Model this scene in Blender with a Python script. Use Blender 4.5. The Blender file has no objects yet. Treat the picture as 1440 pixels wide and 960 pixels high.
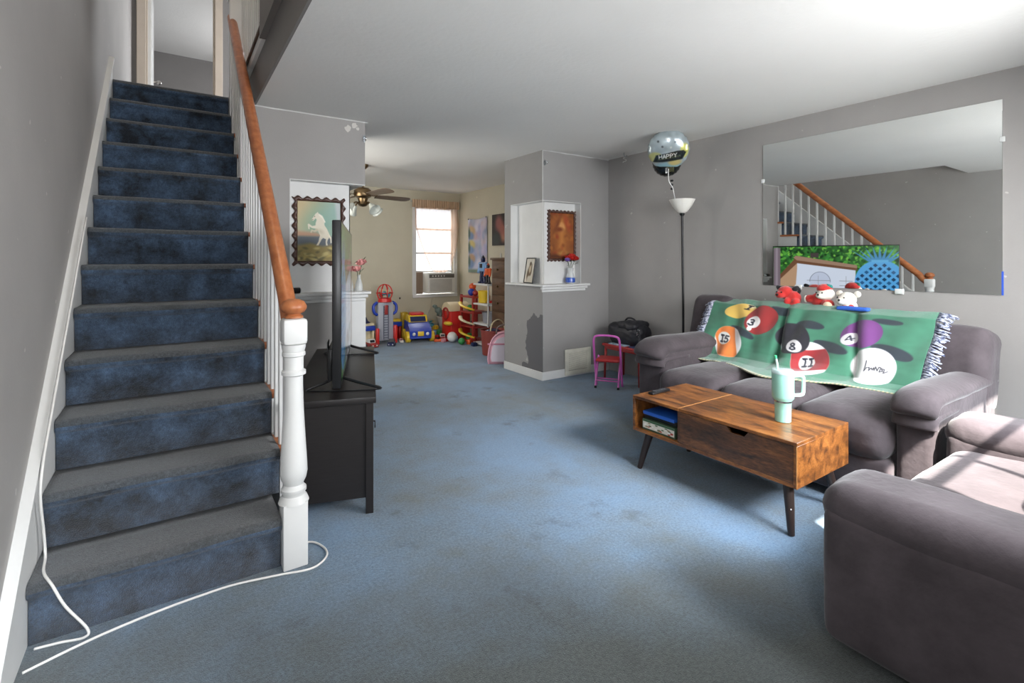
import bpy, bmesh, math, random
import numpy as np
from mathutils import Vector, Matrix, noise
random.seed(7); np.random.seed(7)
C = bpy.context.scene.collection
PI = math.pi
R = math.radians

# ------------------------------------------------------------------ colour and material helpers
def lin(c):
    out = []
    for v in c[:3]:
        v = v / 255.0
        out.append(v / 12.92 if v <= 0.04045 else ((v + 0.055) / 1.055) ** 2.4)
    return out
def linA(a):
    a = np.clip(np.asarray(a, float) / 255.0, 0, 1)
    return np.where(a <= 0.04045, a / 12.92, ((a + 0.055) / 1.055) ** 2.4)

MATS = {}
def new_mat(name):
    m = bpy.data.materials.new(name); m.use_nodes = True
    nt = m.node_tree
    return m, nt, nt.nodes['Principled BSDF']
def mat(name, col, rough=0.6, metal=0.0, var=0.0, vscale=8.0, bump=0.0, bscale=60.0, sheen=0.0, spec=0.5, col2=None, emit=0.0, coat=0.0, alpha=1.0, trans=0.0, detail=4.0, stretch=None):
    if name in MATS: return MATS[name]
    m, nt, b = new_mat(name)
    c = lin(col)
    b.inputs['Base Color'].default_value = (*c, 1)
    b.inputs['Roughness'].default_value = rough
    b.inputs['Metallic'].default_value = metal
    b.inputs['Specular IOR Level'].default_value = spec
    if sheen: b.inputs['Sheen Weight'].default_value = sheen; b.inputs['Sheen Roughness'].default_value = 0.45
    if coat: b.inputs['Coat Weight'].default_value = coat; b.inputs['Coat Roughness'].default_value = 0.1
    if alpha < 1: b.inputs['Alpha'].default_value = alpha
    if trans: b.inputs['Transmission Weight'].default_value = trans
    if emit:
        b.inputs['Emission Color'].default_value = (*c, 1); b.inputs['Emission Strength'].default_value = emit
    if var or col2 or bump:
        tc = nt.nodes.new('ShaderNodeTexCoord')
        src = tc.outputs['Object']
        if stretch:
            mp = nt.nodes.new('ShaderNodeMapping'); mp.inputs['Scale'].default_value = stretch
            nt.links.new(src, mp.inputs['Vector']); src = mp.outputs['Vector']
    if var or col2:
        n = nt.nodes.new('ShaderNodeTexNoise'); n.inputs['Scale'].default_value = vscale; n.inputs['Detail'].default_value = detail
        nt.links.new(src, n.inputs['Vector'])
        rp = nt.nodes.new('ShaderNodeValToRGB')
        rp.color_ramp.elements[0].position = 0.34; rp.color_ramp.elements[1].position = 0.66
        a = lin(col2) if col2 else [x * (1 - var) for x in c]
        d = c if col2 else [min(1, x * (1 + var)) for x in c]
        rp.color_ramp.elements[0].color = (*a, 1); rp.color_ramp.elements[1].color = (*d, 1)
        nt.links.new(n.outputs['Fac'], rp.inputs['Fac']); nt.links.new(rp.outputs['Color'], b.inputs['Base Color'])
    if bump:
        n2 = nt.nodes.new('ShaderNodeTexNoise'); n2.inputs['Scale'].default_value = bscale; n2.inputs['Detail'].default_value = 3
        nt.links.new(src, n2.inputs['Vector'])
        bp = nt.nodes.new('ShaderNodeBump'); bp.inputs['Strength'].default_value = bump; bp.inputs['Distance'].default_value = 0.01
        nt.links.new(n2.outputs['Fac'], bp.inputs['Height']); nt.links.new(bp.outputs['Normal'], b.inputs['Normal'])
    MATS[name] = m
    return m
def paint_mat(name, rough=0.6, emit=0.0, sheen=0.0, bump=0.0, bscale=300, coat=0.0, spec=0.4, metal=0.0):
    """material that takes its colour from the painted pattern stored on the mesh"""
    if name in MATS: return MATS[name]
    m, nt, b = new_mat(name)
    at = nt.nodes.new('ShaderNodeVertexColor'); at.layer_name = 'pattern'
    b.inputs['Roughness'].default_value = rough; b.inputs['Specular IOR Level'].default_value = spec
    b.inputs['Metallic'].default_value = metal
    if sheen: b.inputs['Sheen Weight'].default_value = sheen
    if coat: b.inputs['Coat Weight'].default_value = coat; b.inputs['Coat Roughness'].default_value = 0.08
    if emit:
        b.inputs['Base Color'].default_value = (.01, .01, .01, 1)
        nt.links.new(at.outputs['Color'], b.inputs['Emission Color']); b.inputs['Emission Strength'].default_value = emit
    else:
        nt.links.new(at.outputs['Color'], b.inputs['Base Color'])
    if bump:
        tc = nt.nodes.new('ShaderNodeTexCoord')
        n2 = nt.nodes.new('ShaderNodeTexNoise'); n2.inputs['Scale'].default_value = bscale; n2.inputs['Detail'].default_value = 3
        nt.links.new(tc.outputs['Object'], n2.inputs['Vector'])
        bp = nt.nodes.new('ShaderNodeBump'); bp.inputs['Strength'].default_value = bump; bp.inputs['Distance'].default_value = 0.01
        nt.links.new(n2.outputs['Fac'], bp.inputs['Height']); nt.links.new(bp.outputs['Normal'], b.inputs['Normal'])
    MATS[name] = m
    return m

# ------------------------------------------------------------------ object helpers
def wloc(o):
    v = Vector((0, 0, 0))
    while o is not None:
        v += o.location; o = o.parent
    return v
def as_mesh(bm, name):
    if isinstance(bm, bpy.types.Mesh): return bm
    me = bpy.data.meshes.new(name); bm.to_mesh(me); bm.free(); return me
def obj(name, bm, m, parent=None, smooth=None, angle=40, shift=True):
    """link a shape (given in world metres) as ONE mesh object; smooth: None=auto by angle, True, False"""
    me = as_mesh(bm, name)
    ms = m if isinstance(m, (list, tuple)) else [m]
    for k in ms:
        if k is not None: me.materials.append(k)
    if smooth is True:
        for p in me.polygons: p.use_smooth = True
    elif smooth is None:
        for p in me.polygons: p.use_smooth = True
        me.set_sharp_from_angle(angle=R(angle))
    o = bpy.data.objects.new(name, me); C.objects.link(o)
    if parent is not None:
        o.parent = parent
        if shift: me.transform(Matrix.Translation(-wloc(parent)))
    return o
def tag(o, label, cat, group=None, kind=None):
    o['label'] = label; o['category'] = cat
    if group: o['group'] = group
    if kind: o['kind'] = kind
    return o
def thing(name, label, cat, loc=(0, 0, 0), group=None):
    o = bpy.data.objects.new(name, None); C.objects.link(o); o.empty_display_size = 0.05
    o.location = loc
    return tag(o, label, cat, group)
def single(name, bm, m, label, cat, group=None, origin=None, smooth=None, angle=40):
    """a thing that is one mesh: origin moved to its base"""
    o = obj(name, bm, m, None, smooth, angle)
    vs = [v.co for v in o.data.vertices]
    if origin is None:
        xs = [v.x for v in vs]; ys = [v.y for v in vs]; zs = [v.z for v in vs]
        origin = ((min(xs) + max(xs)) / 2, (min(ys) + max(ys)) / 2, min(zs))
    o.data.transform(Matrix.Translation(-Vector(origin))); o.location = origin
    return tag(o, label, cat, group)
def struct(name, bm, m, parent=None, smooth=False):
    o = obj(name, bm, m, parent, smooth)
    if parent is None: o['kind'] = 'structure'
    return o
def dup(root, loc, rotz=0.0, label=None):
    r = root.copy(); C.objects.link(r); r.location = loc; r.rotation_euler = (0, 0, rotz)
    if label: r['label'] = label
    for ch in list(root.children):
        c = ch.copy(); C.objects.link(c); c.parent = r
        for g in ch.children:
            d = g.copy(); C.objects.link(d); d.parent = c
    return r

# ------------------------------------------------------------------ shape helpers (all return or extend a bmesh)
def B(): return bmesh.new()
def box(bm, x0, x1, y0, y1, z0, z1, bev=0.0, seg=2):
    g = bmesh.ops.create_cube(bm, size=1.0)
    vs = g['verts']
    for v in vs:
        v.co = Vector((x0 + (v.co.x + .5) * (x1 - x0), y0 + (v.co.y + .5) * (y1 - y0), z0 + (v.co.z + .5) * (z1 - z0)))
    if bev > 0:
        es = list({e for v in vs for e in v.link_edges})
        bmesh.ops.bevel(bm, geom=es, offset=bev, segments=seg, affect='EDGES', profile=0.5)
    return bm
def bx(*a, **k): return box(B(), *a, **k)
def obox(bm, c, s, M=None, bev=0.0):
    """box of size s centred at c turned by matrix M"""
    t = B(); box(t, -s[0]/2, s[0]/2, -s[1]/2, s[1]/2, -s[2]/2, s[2]/2, bev)
    T = Matrix.Translation(Vector(c)) @ (M.to_4x4() if M is not None else Matrix())
    t.transform(T); merge(bm, t); return bm
def merge(bm, t):
    me = bpy.data.meshes.new('tmp'); t.to_mesh(me); t.free(); bm.from_mesh(me); bpy.data.meshes.remove(me); return bm
def lathe(bm, prof, c=(0, 0, 0), n=24, axis='Z', M=None):
    """prof = [(r, h)...] turned around an axis"""
    t = B(); rings = []
    for r, h in prof:
        if r < 1e-5: rings.append([t.verts.new((0, 0, h))])
        else: rings.append([t.verts.new((r * math.cos(2*PI*i/n), r * math.sin(2*PI*i/n), h)) for i in range(n)])
    for a, b in zip(rings, rings[1:]):
        for i in range(n):
            j = (i + 1) % n
            if len(a) == 1 and len(b) == 1: continue
            if len(a) == 1: t.faces.new((a[0], b[j], b[i]))
            elif len(b) == 1: t.faces.new((a[i], a[j], b[0]))
            else: t.faces.new((a[i], a[j], b[j], b[i]))
    for rg, fl in ((rings[0], True), (rings[-1], False)):
        if len(rg) > 1:
            f = t.faces.new(rg if not fl else list(reversed(rg)))
    bmesh.ops.recalc_face_normals(t, faces=t.faces)
    if axis == 'X': t.transform(Matrix.Rotation(PI/2, 4, 'Y'))
    if axis == 'Y': t.transform(Matrix.Rotation(-PI/2, 4, 'X'))
    if M is not None: t.transform(M.to_4x4())
    t.transform(Matrix.Translation(Vector(c)))
    return merge(bm, t)
def frame_of(d):
    d = d.normalized(); a = Vector((0, 0, 1)) if abs(d.z) < 0.9 else Vector((1, 0, 0))
    u = d.cross(a).normalized(); return u, u.cross(d).normalized()
def tube(bm, pts, rad, n=10, closed=False, sq=1.0, up=None):
    """sweep a round (or squashed: sq) section along points; rad may be a list"""
    pts = [Vector(p) for p in pts]; N = len(pts)
    rads = rad if isinstance(rad, (list, tuple)) else [rad] * N
    rings = []; u = None
    for i, p in enumerate(pts):
        if closed: d = pts[(i + 1) % N] - pts[i - 1]
        else: d = pts[min(i + 1, N - 1)] - pts[max(i - 1, 0)]
        d = d.normalized() if d.length > 1e-9 else Vector((0, 0, 1))
        if up is not None:
            u = d.cross(Vector(up)).normalized(); w = u.cross(d).normalized()
        else:
            if u is None: u, w = frame_of(d)
            else:
                u = (u - d * u.dot(d)); u = u.normalized() if u.length > 1e-6 else frame_of(d)[0]
                w = u.cross(d).normalized()
        r = rads[i]
        rings.append([bm.verts.new(p + u * (r * math.cos(2*PI*k/n)) + w * (r * sq * math.sin(2*PI*k/n))) for k in range(n)])
    fs = []
    M = N if closed else N - 1
    for i in range(M):
        a, b = rings[i], rings[(i + 1) % N]
        for k in range(n):
            j = (k + 1) % n; fs.append(bm.faces.new((a[k], a[j], b[j], b[k])))
    if not closed:
        fs.append(bm.faces.new(rings[0])); fs.append(bm.faces.new(list(reversed(rings[-1]))))
    bmesh.ops.recalc_face_normals(bm, faces=fs)
    return bm
def smooth_path(pts, k=6):
    """Catmull-Rom through points"""
    P = [Vector(p) for p in pts]; out = []
    for i in range(len(P) - 1):
        p0, p1, p2, p3 = P[max(i - 1, 0)], P[i], P[i + 1], P[min(i + 2, len(P) - 1)]
        for j in range(k):
            t = j / k
            out.append(0.5 * ((2*p1) + (p2 - p0)*t + (2*p0 - 5*p1 + 4*p2 - p3)*t*t + (3*p1 - p0 - 3*p2 + p3)*t**3))
    out.append(P[-1]); return out
def prism(bm, poly, axis, a, b, seg=1):
    """extrude a polygon along an axis. X: poly=(y,z); Y: poly=(x,z); Z: poly=(x,y)"""
    def P(q, t):
        return {'X': (t, q[0], q[1]), 'Y': (q[0], t, q[1]), 'Z': (q[0], q[1], t)}[axis]
    rings = []
    for s in range(seg + 1):
        t = a + (b - a) * s / seg
        rings.append([bm.verts.new(P(q, t)) for q in poly])
    fs = []
    n = len(poly)
    for r0, r1 in zip(rings, rings[1:]):
        for i in range(n):
            j = (i + 1) % n; fs.append(bm.faces.new((r0[i], r0[j], r1[j], r1[i])))
    fs.append(bm.faces.new(rings[0])); fs.append(bm.faces.new(list(reversed(rings[-1]))))
    bmesh.ops.recalc_face_normals(bm, faces=fs)
    return bm
def ball(bm, c, r, n=16, M=None):
    """ellipsoid, r a number or a triple"""
    r = (r, r, r) if isinstance(r, (int, float)) else r
    t = B(); bmesh.ops.create_uvsphere(t, u_segments=n, v_segments=max(8, n * 2 // 3), radius=1.0)
    T = Matrix.Translation(Vector(c)) @ (M.to_4x4() if M is not None else Matrix()) @ Matrix.Diagonal((*r, 1))
    t.transform(T); return merge(bm, t)
def cushion(x0, x1, y0, y1, z0, z1, r=0.05, puff=(0, 0, 0), m=9, wob=0.004, seed=0.0, wf=5.0):
    """soft upholstered block: rounded edges, puffed faces, slight unevenness"""
    h = Vector(((x1 - x0) / 2, (y1 - y0) / 2, (z1 - z0) / 2)); c = Vector(((x0 + x1) / 2, (y0 + y1) / 2, (z0 + z1) / 2))
    r = min(r, min(h) * 0.98)
    def ax(hh):
        i = hh - r; L = [-hh, -hh + .25*r, -hh + .6*r]
        L += [-i + 2 * i * k / m for k in range(m + 1)]
        return L + [hh - .6*r, hh - .25*r, hh]
    A = [ax(h.x), ax(h.y), ax(h.z)]
    bm = B()
    def fin(p):
        q = Vector([max(-(h[i] - r), min(h[i] - r, p[i])) for i in range(3)]); d = p - q
        p2 = q + (d.normalized() * r if d.length > 1e-9 else Vector())
        n = [p2[i] / h[i] for i in range(3)]
        for i in range(3):
            if puff[i]:
                j, k = (i + 1) % 3, (i + 2) % 3
                p2[i] += puff[i] * n[i] * max(0, 1 - n[j]**2) ** .7 * max(0, 1 - n[k]**2) ** .7
        w = c + p2
        if wob:
            nv = noise.noise_vector(w * wf + Vector((seed, seed * 1.7, 0)))
            nv2 = noise.noise_vector(w * wf * 2.7 + Vector((seed * 2, 3, seed)))
            w += nv * wob + nv2 * wob * .45
        return w
    for i in range(3):
        j, k = (i + 1) % 3, (i + 2) % 3
        for s in (-1, 1):
            g = []
            for a in A[j]:
                row = []
                for b in A[k]:
                    p = Vector((0, 0, 0)); p[i] = s * h[i]; p[j] = a; p[k] = b
                    row.append(bm.verts.new(fin(p)))
                g.append(row)
            for a in range(len(A[j]) - 1):
                for b in range(len(A[k]) - 1):
                    bm.faces.new((g[a][b], g[a+1][b], g[a+1][b+1], g[a][b+1]))
    bmesh.ops.remove_doubles(bm, verts=bm.verts, dist=1e-5)
    bmesh.ops.recalc_face_normals(bm, faces=bm.faces)
    return bm
def painted(nx, ny, pos, col, name='picture'):
    """grid with a painted pattern: pos(u,v)->(x,y,z) arrays, col(u,v)->sRGB (..,3) array. u runs left to right, v from top to bottom"""
    u = np.linspace(0, 1, nx + 1); v = np.linspace(0, 1, ny + 1)
    U, V = np.meshgrid(u, v)
    X, Y, Z = pos(U, V)
    co = np.stack([np.broadcast_to(X, U.shape), np.broadcast_to(Y, U.shape), np.broadcast_to(Z, U.shape)], -1).reshape(-1, 3)
    idx = np.arange((nx + 1) * (ny + 1)).reshape(ny + 1, nx + 1)
    f = np.stack([idx[:-1, :-1], idx[1:, :-1], idx[1:, 1:], idx[:-1, 1:]], -1).reshape(-1, 4)
    me = bpy.data.meshes.new(name); me.from_pydata(co.tolist(), [], f.tolist())
    c = linA(col(U, V)).reshape(-1, 3)
    at = me.color_attributes.new('pattern', 'FLOAT_COLOR', 'POINT')
    at.data.foreach_set('color', np.concatenate([c, np.ones((len(c), 1))], 1).astype(np.float32).ravel())
    me.update(); return me

# ---- tiny painter's kit used by the pictures
class Canvas:
    def __init__(s, U, V, asp, base):
        s.x = U * asp; s.y = V.copy(); s.c = np.zeros(U.shape + (3,)) + np.array(base, float); s.asp = asp
    def mix(s, m, col): s.c = s.c * (1 - m[..., None]) + m[..., None] * np.array(col, float)
    def soft(s, d, w): return np.clip(0.5 - d / w, 0, 1)
    def ell(s, cx, cy, rx, ry, col, w=0.01, rot=0.0, a=1.0):
        dx, dy = s.x - cx, s.y - cy; c, n = math.cos(rot), math.sin(rot)
        p, q = (dx * c + dy * n) / rx, (-dx * n + dy * c) / ry
        m = s.soft((np.sqrt(p*p + q*q) - 1) * min(rx, ry), w); s.mix(m * a, col); return m
    def rect(s, x0, x1, y0, y1, col, w=0.01, a=1.0):
        d = np.maximum(np.maximum(x0 - s.x, s.x - x1), np.maximum(y0 - s.y, s.y - y1)); m = s.soft(d, w); s.mix(m * a, col); return m
    def poly(s, pts, col, w=0.01, a=1.0):
        inside = np.zeros(s.x.shape, bool); dist = np.full(s.x.shape, 9e9)
        n = len(pts)
        for i in range(n):
            x0, y0 = pts[i]; x1, y1 = pts[(i + 1) % n]
            dist = np.minimum(dist, s.segd(x0, y0, x1, y1))
            if y0 != y1:
                cr = ((y0 > s.y) != (y1 > s.y)) & (s.x < (x1 - x0) * (s.y - y0) / (y1 - y0) + x0); inside ^= cr
        m = s.soft(np.where(inside, -dist, dist), w); s.mix(m * a, col); return m
    def segd(s, x0, y0, x1, y1):
        dx, dy = x1 - x0, y1 - y0; L = dx*dx + dy*dy + 1e-12
        t = np.clip(((s.x - x0) * dx + (s.y - y0) * dy) / L, 0, 1)
        return np.hypot(s.x - x0 - t*dx, s.y - y0 - t*dy)
    def line(s, pts, th, col, w=0.006, a=1.0):
        d = np.full(s.x.shape, 9e9)
        for p, q in zip(pts, pts[1:]): d = np.minimum(d, s.segd(*p, *q))
        m = s.soft(d - th / 2, w); s.mix(m * a, col)
    def noise(s, sc, amp, seed=0):
        rs = np.random.RandomState(seed); n = np.zeros(s.x.shape)
        for k in range(14):
            f = sc * (0.5 + 1.5 * rs.rand()); th = rs.rand() * 2*PI; ph = rs.rand() * 2*PI
            n += np.sin((s.x * math.cos(th) + s.y * math.sin(th)) * f * 2*PI + ph + 1.3 * np.sin((s.x*math.sin(th*2)+s.y*math.cos(th*3)) * f * 3))
        n /= 5.0; s.c = s.c * (1 + amp * n[..., None]); return n
GLY = {
 'H': [[(0, 0), (0, 1)], [(.7, 0), (.7, 1)], [(0, .5), (.7, .5)]],
 'A': [[(0, 1), (.38, 0), (.76, 1)], [(.15, .65), (.6, .65)]],
 'P': [[(0, 1), (0, 0), (.5, .03), (.66, .25), (.5, .5), (0, .52)]],
 'Y': [[(0, 0), (.36, .5), (.72, 0)], [(.36, .5), (.36, 1)]],
 '8': [[(.35, .47), (.1, .28), (.1, .12), (.35, 0), (.6, .12), (.6, .28), (.35, .47), (.04, .68), (.04, .86), (.35, 1), (.66, .86), (.66, .68), (.35, .47)]],
 '1': [[(.1, .1), (.3, 0), (.3, 1)], [(.06, 1), (.54, 1)], [(.06, 0), (.54, 0)]],
 '3': [[(.05, .12), (.35, 0), (.62, .15), (.58, .36), (.28, .47), (.62, .6), (.66, .82), (.35, 1), (.02, .88)]],
 '5': [[(.62, 0), (.12, 0), (.06, .42), (.4, .36), (.66, .6), (.58, .88), (.3, 1), (.02, .88)]],
 '4': [[(.52, 1), (.52, 0), (0, .68), (.75, .68)]],
}
def text(cv, s, x, y, h, th, col, rot=0.0, w=0.006, adv=.95):
    c, n = math.cos(rot), math.sin(rot); k = 0
    for ch in s:
        if ch != ' ':
            for st in GLY[ch]:
                cv.line([(x + ((k + a) * c - b * n) * h, y + ((k + a) * n + b * c) * h) for a, b in st], th, col, w)
        k += adv
def scallop_frame(bm, org, ux, uz, un, w, h, bar, amp=.008, waves=(6, 9), depth=.022):
    """carved picture frame with a wavy outer edge. org = lower left corner, ux/uz in the wall, un out of the wall"""
    ux, uz, un, org = Vector(ux), Vector(uz), Vector(un), Vector(org)
    pts = []
    NX, NZ = 60, 84
    for i in range(NX): pts.append((i / NX * w, 0, 0, -1, i / NX * waves[0]))
    for i in range(NZ): pts.append((w, i / NZ * h, 1, 0, i / NZ * waves[1]))
    for i in range(NX): pts.append((w - i / NX * w, h, 0, 1, i / NX * waves[0]))
    for i in range(NZ): pts.append((0, h - i / NZ * h, -1, 0, i / NZ * waves[1]))
    rings = [[] for _ in range(5)]
    cx, cz = w / 2, h / 2
    for x, z, nx, nz, ph in pts:
        wv = amp * math.cos(2 * PI * ph)
        ix = max(bar, min(w - bar, x)); iz = max(bar, min(h - bar, z))
        ox, oz = x + nx * wv, z + nz * wv
        def P(t, d): return org + ux * (ix + (ox - ix) * t) + uz * (iz + (oz - iz) * t) + un * d
        lift = depth * (1 + .25 * math.sin(2 * PI * ph))
        for k, (t, d) in enumerate(((0, .002), (0.05, depth * .5), (.5, lift), (.95, depth * .55), (1, 0.0))):
            rings[k].append(bm.verts.new(P(t, d)))
    n = len(pts); fs = []
    for a, b in zip(rings, rings[1:]):
        for i in range(n):
            j = (i + 1) % n; fs.append(bm.faces.new((a[i], a[j], b[j], b[i])))
    bmesh.ops.recalc_face_normals(bm, faces=fs)
    return bm
# ------------------------------------------------------------------ measures of the place (metres; X right along the far wall, Y away along the stairs)
XL, XW = -0.406, 4.017          # stair wall, mirror wall
YF, YP, YB = -0.30, 4.00, 7.50  # window wall behind the camera, pillar fronts, far wall of the play room
ZC, Z2, Z3 = 2.335, 2.60, 4.90  # ceiling, upper floor, upper ceiling
RISE, RUN, Y0 = 0.20, 0.2238, 1.9141
XS = 0.384                      # open side of the stairs
ZL = 0.95                       # ledge height

# ------------------------------------------------------------------ setting materials
def wall_mat(name, col, patch=False, var=.05):
    m, nt, b = new_mat(name)
    N, L = nt.nodes, nt.links
    b.inputs['Roughness'].default_value = .62; b.inputs['Specular IOR Level'].default_value = .35
    g = N.new('ShaderNodeNewGeometry')
    n = N.new('ShaderNodeTexNoise'); n.inputs['Scale'].default_value = 2.2; n.inputs['Detail'].default_value = 6; n.inputs['Roughness'].default_value = .6
    L.new(g.outputs['Position'], n.inputs['Vector'])
    rp = N.new('ShaderNodeValToRGB'); c = lin(col)
    rp.color_ramp.elements[0].position = .3; rp.color_ramp.elements[1].position = .7
    rp.color_ramp.elements[0].color = (*[x * (1 - var) for x in c], 1); rp.color_ramp.elements[1].color = (*[x * (1 + var) for x in c], 1)
    L.new(n.outputs['Fac'], rp.inputs['Fac'])
    # scattered little white scuffs
    v = N.new('ShaderNodeTexNoise'); v.inputs['Scale'].default_value = 16; v.inputs['Detail'].default_value = 2
    L.new(g.outputs['Position'], v.inputs['Vector'])
    st = N.new('ShaderNodeValToRGB'); st.color_ramp.elements[0].position = .745; st.color_ramp.elements[1].position = .77
    L.new(v.outputs['Fac'], st.inputs['Fac'])
    mx = N.new('ShaderNodeMix'); mx.data_type = 'RGBA'
    L.new(st.outputs['Color'], mx.inputs['Factor']); L.new(rp.outputs['Color'], mx.inputs['A']); mx.inputs['B'].default_value = (*[min(1, x * 1.5) for x in c], 1)
    out = mx.outputs['Result']
    if patch:
        # unfinished darker paint on the lower left face of the pillar
        nz = N.new('ShaderNodeTexNoise'); nz.inputs['Scale'].default_value = 9; nz.inputs['Detail'].default_value = 5
        L.new(g.outputs['Position'], nz.inputs['Vector'])
        sep = N.new('ShaderNodeSeparateXYZ'); L.new(g.outputs['Position'], sep.inputs['Vector'])
        def M(op, a, bb):
            q = N.new('ShaderNodeMath'); q.operation = op
            for i, s in enumerate((a, bb)):
                if isinstance(s, (int, float)): q.inputs[i].default_value = s
                else: L.new(s, q.inputs[i])
            return q.outputs[0]
        wob = M('MULTIPLY', M('SUBTRACT', nz.outputs['Fac'], .5), .20)
        y = M('ADD', sep.outputs['Y'], wob); z = M('ADD', sep.outputs['Z'], wob)
        low = M('MULTIPLY', M('LESS_THAN', z, .14), .10)
        m1 = M('LESS_THAN', M('SUBTRACT', y, low), 4.27); m2 = M('LESS_THAN', M('ADD', z, M('MULTIPLY', M('SUBTRACT', y, 4.0), .35)), .68); m3 = M('LESS_THAN', sep.outputs['X'], 3.095)
        mm = M('MULTIPLY', M('MULTIPLY', m1, m2), m3)
        m4 = N.new('ShaderNodeMix'); m4.data_type = 'RGBA'
        L.new(mm, m4.inputs['Factor']); L.new(out, m4.inputs['A']); m4.inputs['B'].default_value = (*lin((104, 103, 105)), 1)
        out = m4.outputs['Result']
    L.new(out, b.inputs['Base Color'])
    bp = N.new('ShaderNodeBump'); bp.inputs['Strength'].default_value = .12; bp.inputs['Distance'].default_value = .004
    n3 = N.new('ShaderNodeTexNoise'); n3.inputs['Scale'].default_value = 90; L.new(g.outputs['Position'], n3.inputs['Vector'])
    L.new(n3.outputs['Fac'], bp.inputs['Height']); L.new(bp.outputs['Normal'], b.inputs['Normal'])
    return m
GREY = wall_mat('grey_wall_paint', (158, 155, 152))
PILLAR = wall_mat('pillar_paint', (152, 150, 148), patch=True)
BEIGE = wall_mat('beige_wall_paint', (196, 189, 168))
WHITE = mat('white_trim_paint', (216, 216, 214), .45, var=.03, vscale=5)
CEIL = mat('ceiling_paint', (226, 225, 221), .8, var=.02, vscale=1.5, bump=.15, bscale=35)
CREAM = mat('cream_casing_paint', (190, 177, 162), .5, var=.03)

def carpet_mat(name, c_blue, c_worn, worn, seed=0.0, front_shade=False, nsc=1.3):
    m, nt, b = new_mat(name); N, L = nt.nodes, nt.links
    b.inputs['Roughness'].default_value = .95; b.inputs['Specular IOR Level'].default_value = .1
    b.inputs['Sheen Weight'].default_value = .25; b.inputs['Sheen Roughness'].default_value = .5
    g = N.new('ShaderNodeNewGeometry')
    mp = N.new('ShaderNodeMapping'); mp.inputs['Location'].default_value = (seed, seed * 2, 0); L.new(g.outputs['Position'], mp.inputs['Vector'])
    def noise_n(sc, det, rough=.5):
        n = N.new('ShaderNodeTexNoise'); n.inputs['Scale'].default_value = sc; n.inputs['Detail'].default_value = det; n.inputs['Roughness'].default_value = rough
        L.new(mp.outputs['Vector'], n.inputs['Vector']); return n.outputs['Fac']
    def ramp(f, a, bb):
        r = N.new('ShaderNodeValToRGB'); r.color_ramp.elements[0].position = a; r.color_ramp.elements[1].position = bb; L.new(f, r.inputs['Fac']); return r.outputs['Color']
    def mix(f, a, bb, mode='MIX'):
        q = N.new('ShaderNodeMix'); q.data_type = 'RGBA'; q.blend_type = mode
        for s, k in ((f, 'Factor'), (a, 'A'), (bb, 'B')):
            if isinstance(s, float): q.inputs[k].default_value = s
            elif isinstance(s, tuple): q.inputs[k].default_value = (*lin(s), 1)
            else: L.new(s, q.inputs[k])
        return q.outputs['Result']
    base = mix(ramp(noise_n(nsc, 6, .65), .5 - worn * .35, .78 - worn * .3), c_blue, c_worn)
    if front_shade:
        # greyed pile towards the front door: foreground shade painted into the colour
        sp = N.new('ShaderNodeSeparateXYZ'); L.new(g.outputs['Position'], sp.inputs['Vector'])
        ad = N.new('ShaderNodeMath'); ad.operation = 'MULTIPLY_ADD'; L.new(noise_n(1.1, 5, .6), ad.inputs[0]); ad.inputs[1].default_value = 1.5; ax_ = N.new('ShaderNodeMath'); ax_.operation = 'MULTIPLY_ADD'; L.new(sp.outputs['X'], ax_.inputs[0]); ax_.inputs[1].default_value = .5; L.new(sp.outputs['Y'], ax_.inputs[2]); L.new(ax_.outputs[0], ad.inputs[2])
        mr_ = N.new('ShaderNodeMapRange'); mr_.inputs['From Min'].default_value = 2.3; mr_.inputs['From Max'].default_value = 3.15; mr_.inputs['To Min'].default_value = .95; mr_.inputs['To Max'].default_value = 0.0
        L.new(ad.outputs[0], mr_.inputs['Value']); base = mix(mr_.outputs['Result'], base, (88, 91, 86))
    stains = ramp(noise_n(3.1, 5, .6), .60, .70)
    s2 = N.new('ShaderNodeMath'); s2.operation = 'MULTIPLY'; s2.inputs[1].default_value = .45; L.new(stains, s2.inputs[0])
    base = mix(s2.outputs[0], base, (66, 68, 66))
    fib = ramp(noise_n(85, 3, .7), .33, .67)
    base = mix(.48, base, mix(fib, (40, 52, 66), (190, 200, 208)), 'SOFT_LIGHT')
    fine = ramp(noise_n(330, 2), .3, .7)
    base = mix(.5, base, mix(fine, (70, 70, 70), (190, 190, 190)), 'SOFT_LIGHT')
    L.new(base, b.inputs['Base Color'])
    bp = N.new('ShaderNodeBump'); bp.inputs['Strength'].default_value = .6; bp.inputs['Distance'].default_value = .006
    L.new(noise_n(260, 3), bp.inputs['Height']); L.new(bp.outputs['Normal'], b.inputs['Normal'])
    return m
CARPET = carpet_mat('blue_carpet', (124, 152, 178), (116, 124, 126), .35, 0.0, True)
CARPET_STEP = carpet_mat('stair_carpet_blue', (104, 126, 152), (56, 61, 68), .45, 3.0, False, 6.5)
CARPET_WORN = carpet_mat('stair_carpet_worn', (96, 101, 106), (98, 98, 98), .5, 5.0)

# ------------------------------------------------------------------ shell
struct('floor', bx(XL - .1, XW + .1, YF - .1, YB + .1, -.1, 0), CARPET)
bm = B()
box(bm, .49, XW + .1, YF - .1, YB + .1, ZC, Z2)
box(bm, XL - .1, .49, YF - .1, 2.0, ZC, Z2)
struct('ceiling', bm, CEIL)
struct('floor_upper', bx(XL, .49, Y0 + 13 * RUN + .06, 10.8, ZC, Z2 - .002), CARPET_WORN)
struct('wall_left', bx(XL - .1, XL, YF - .1, 7.3, 0, Z3), GREY)
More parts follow.
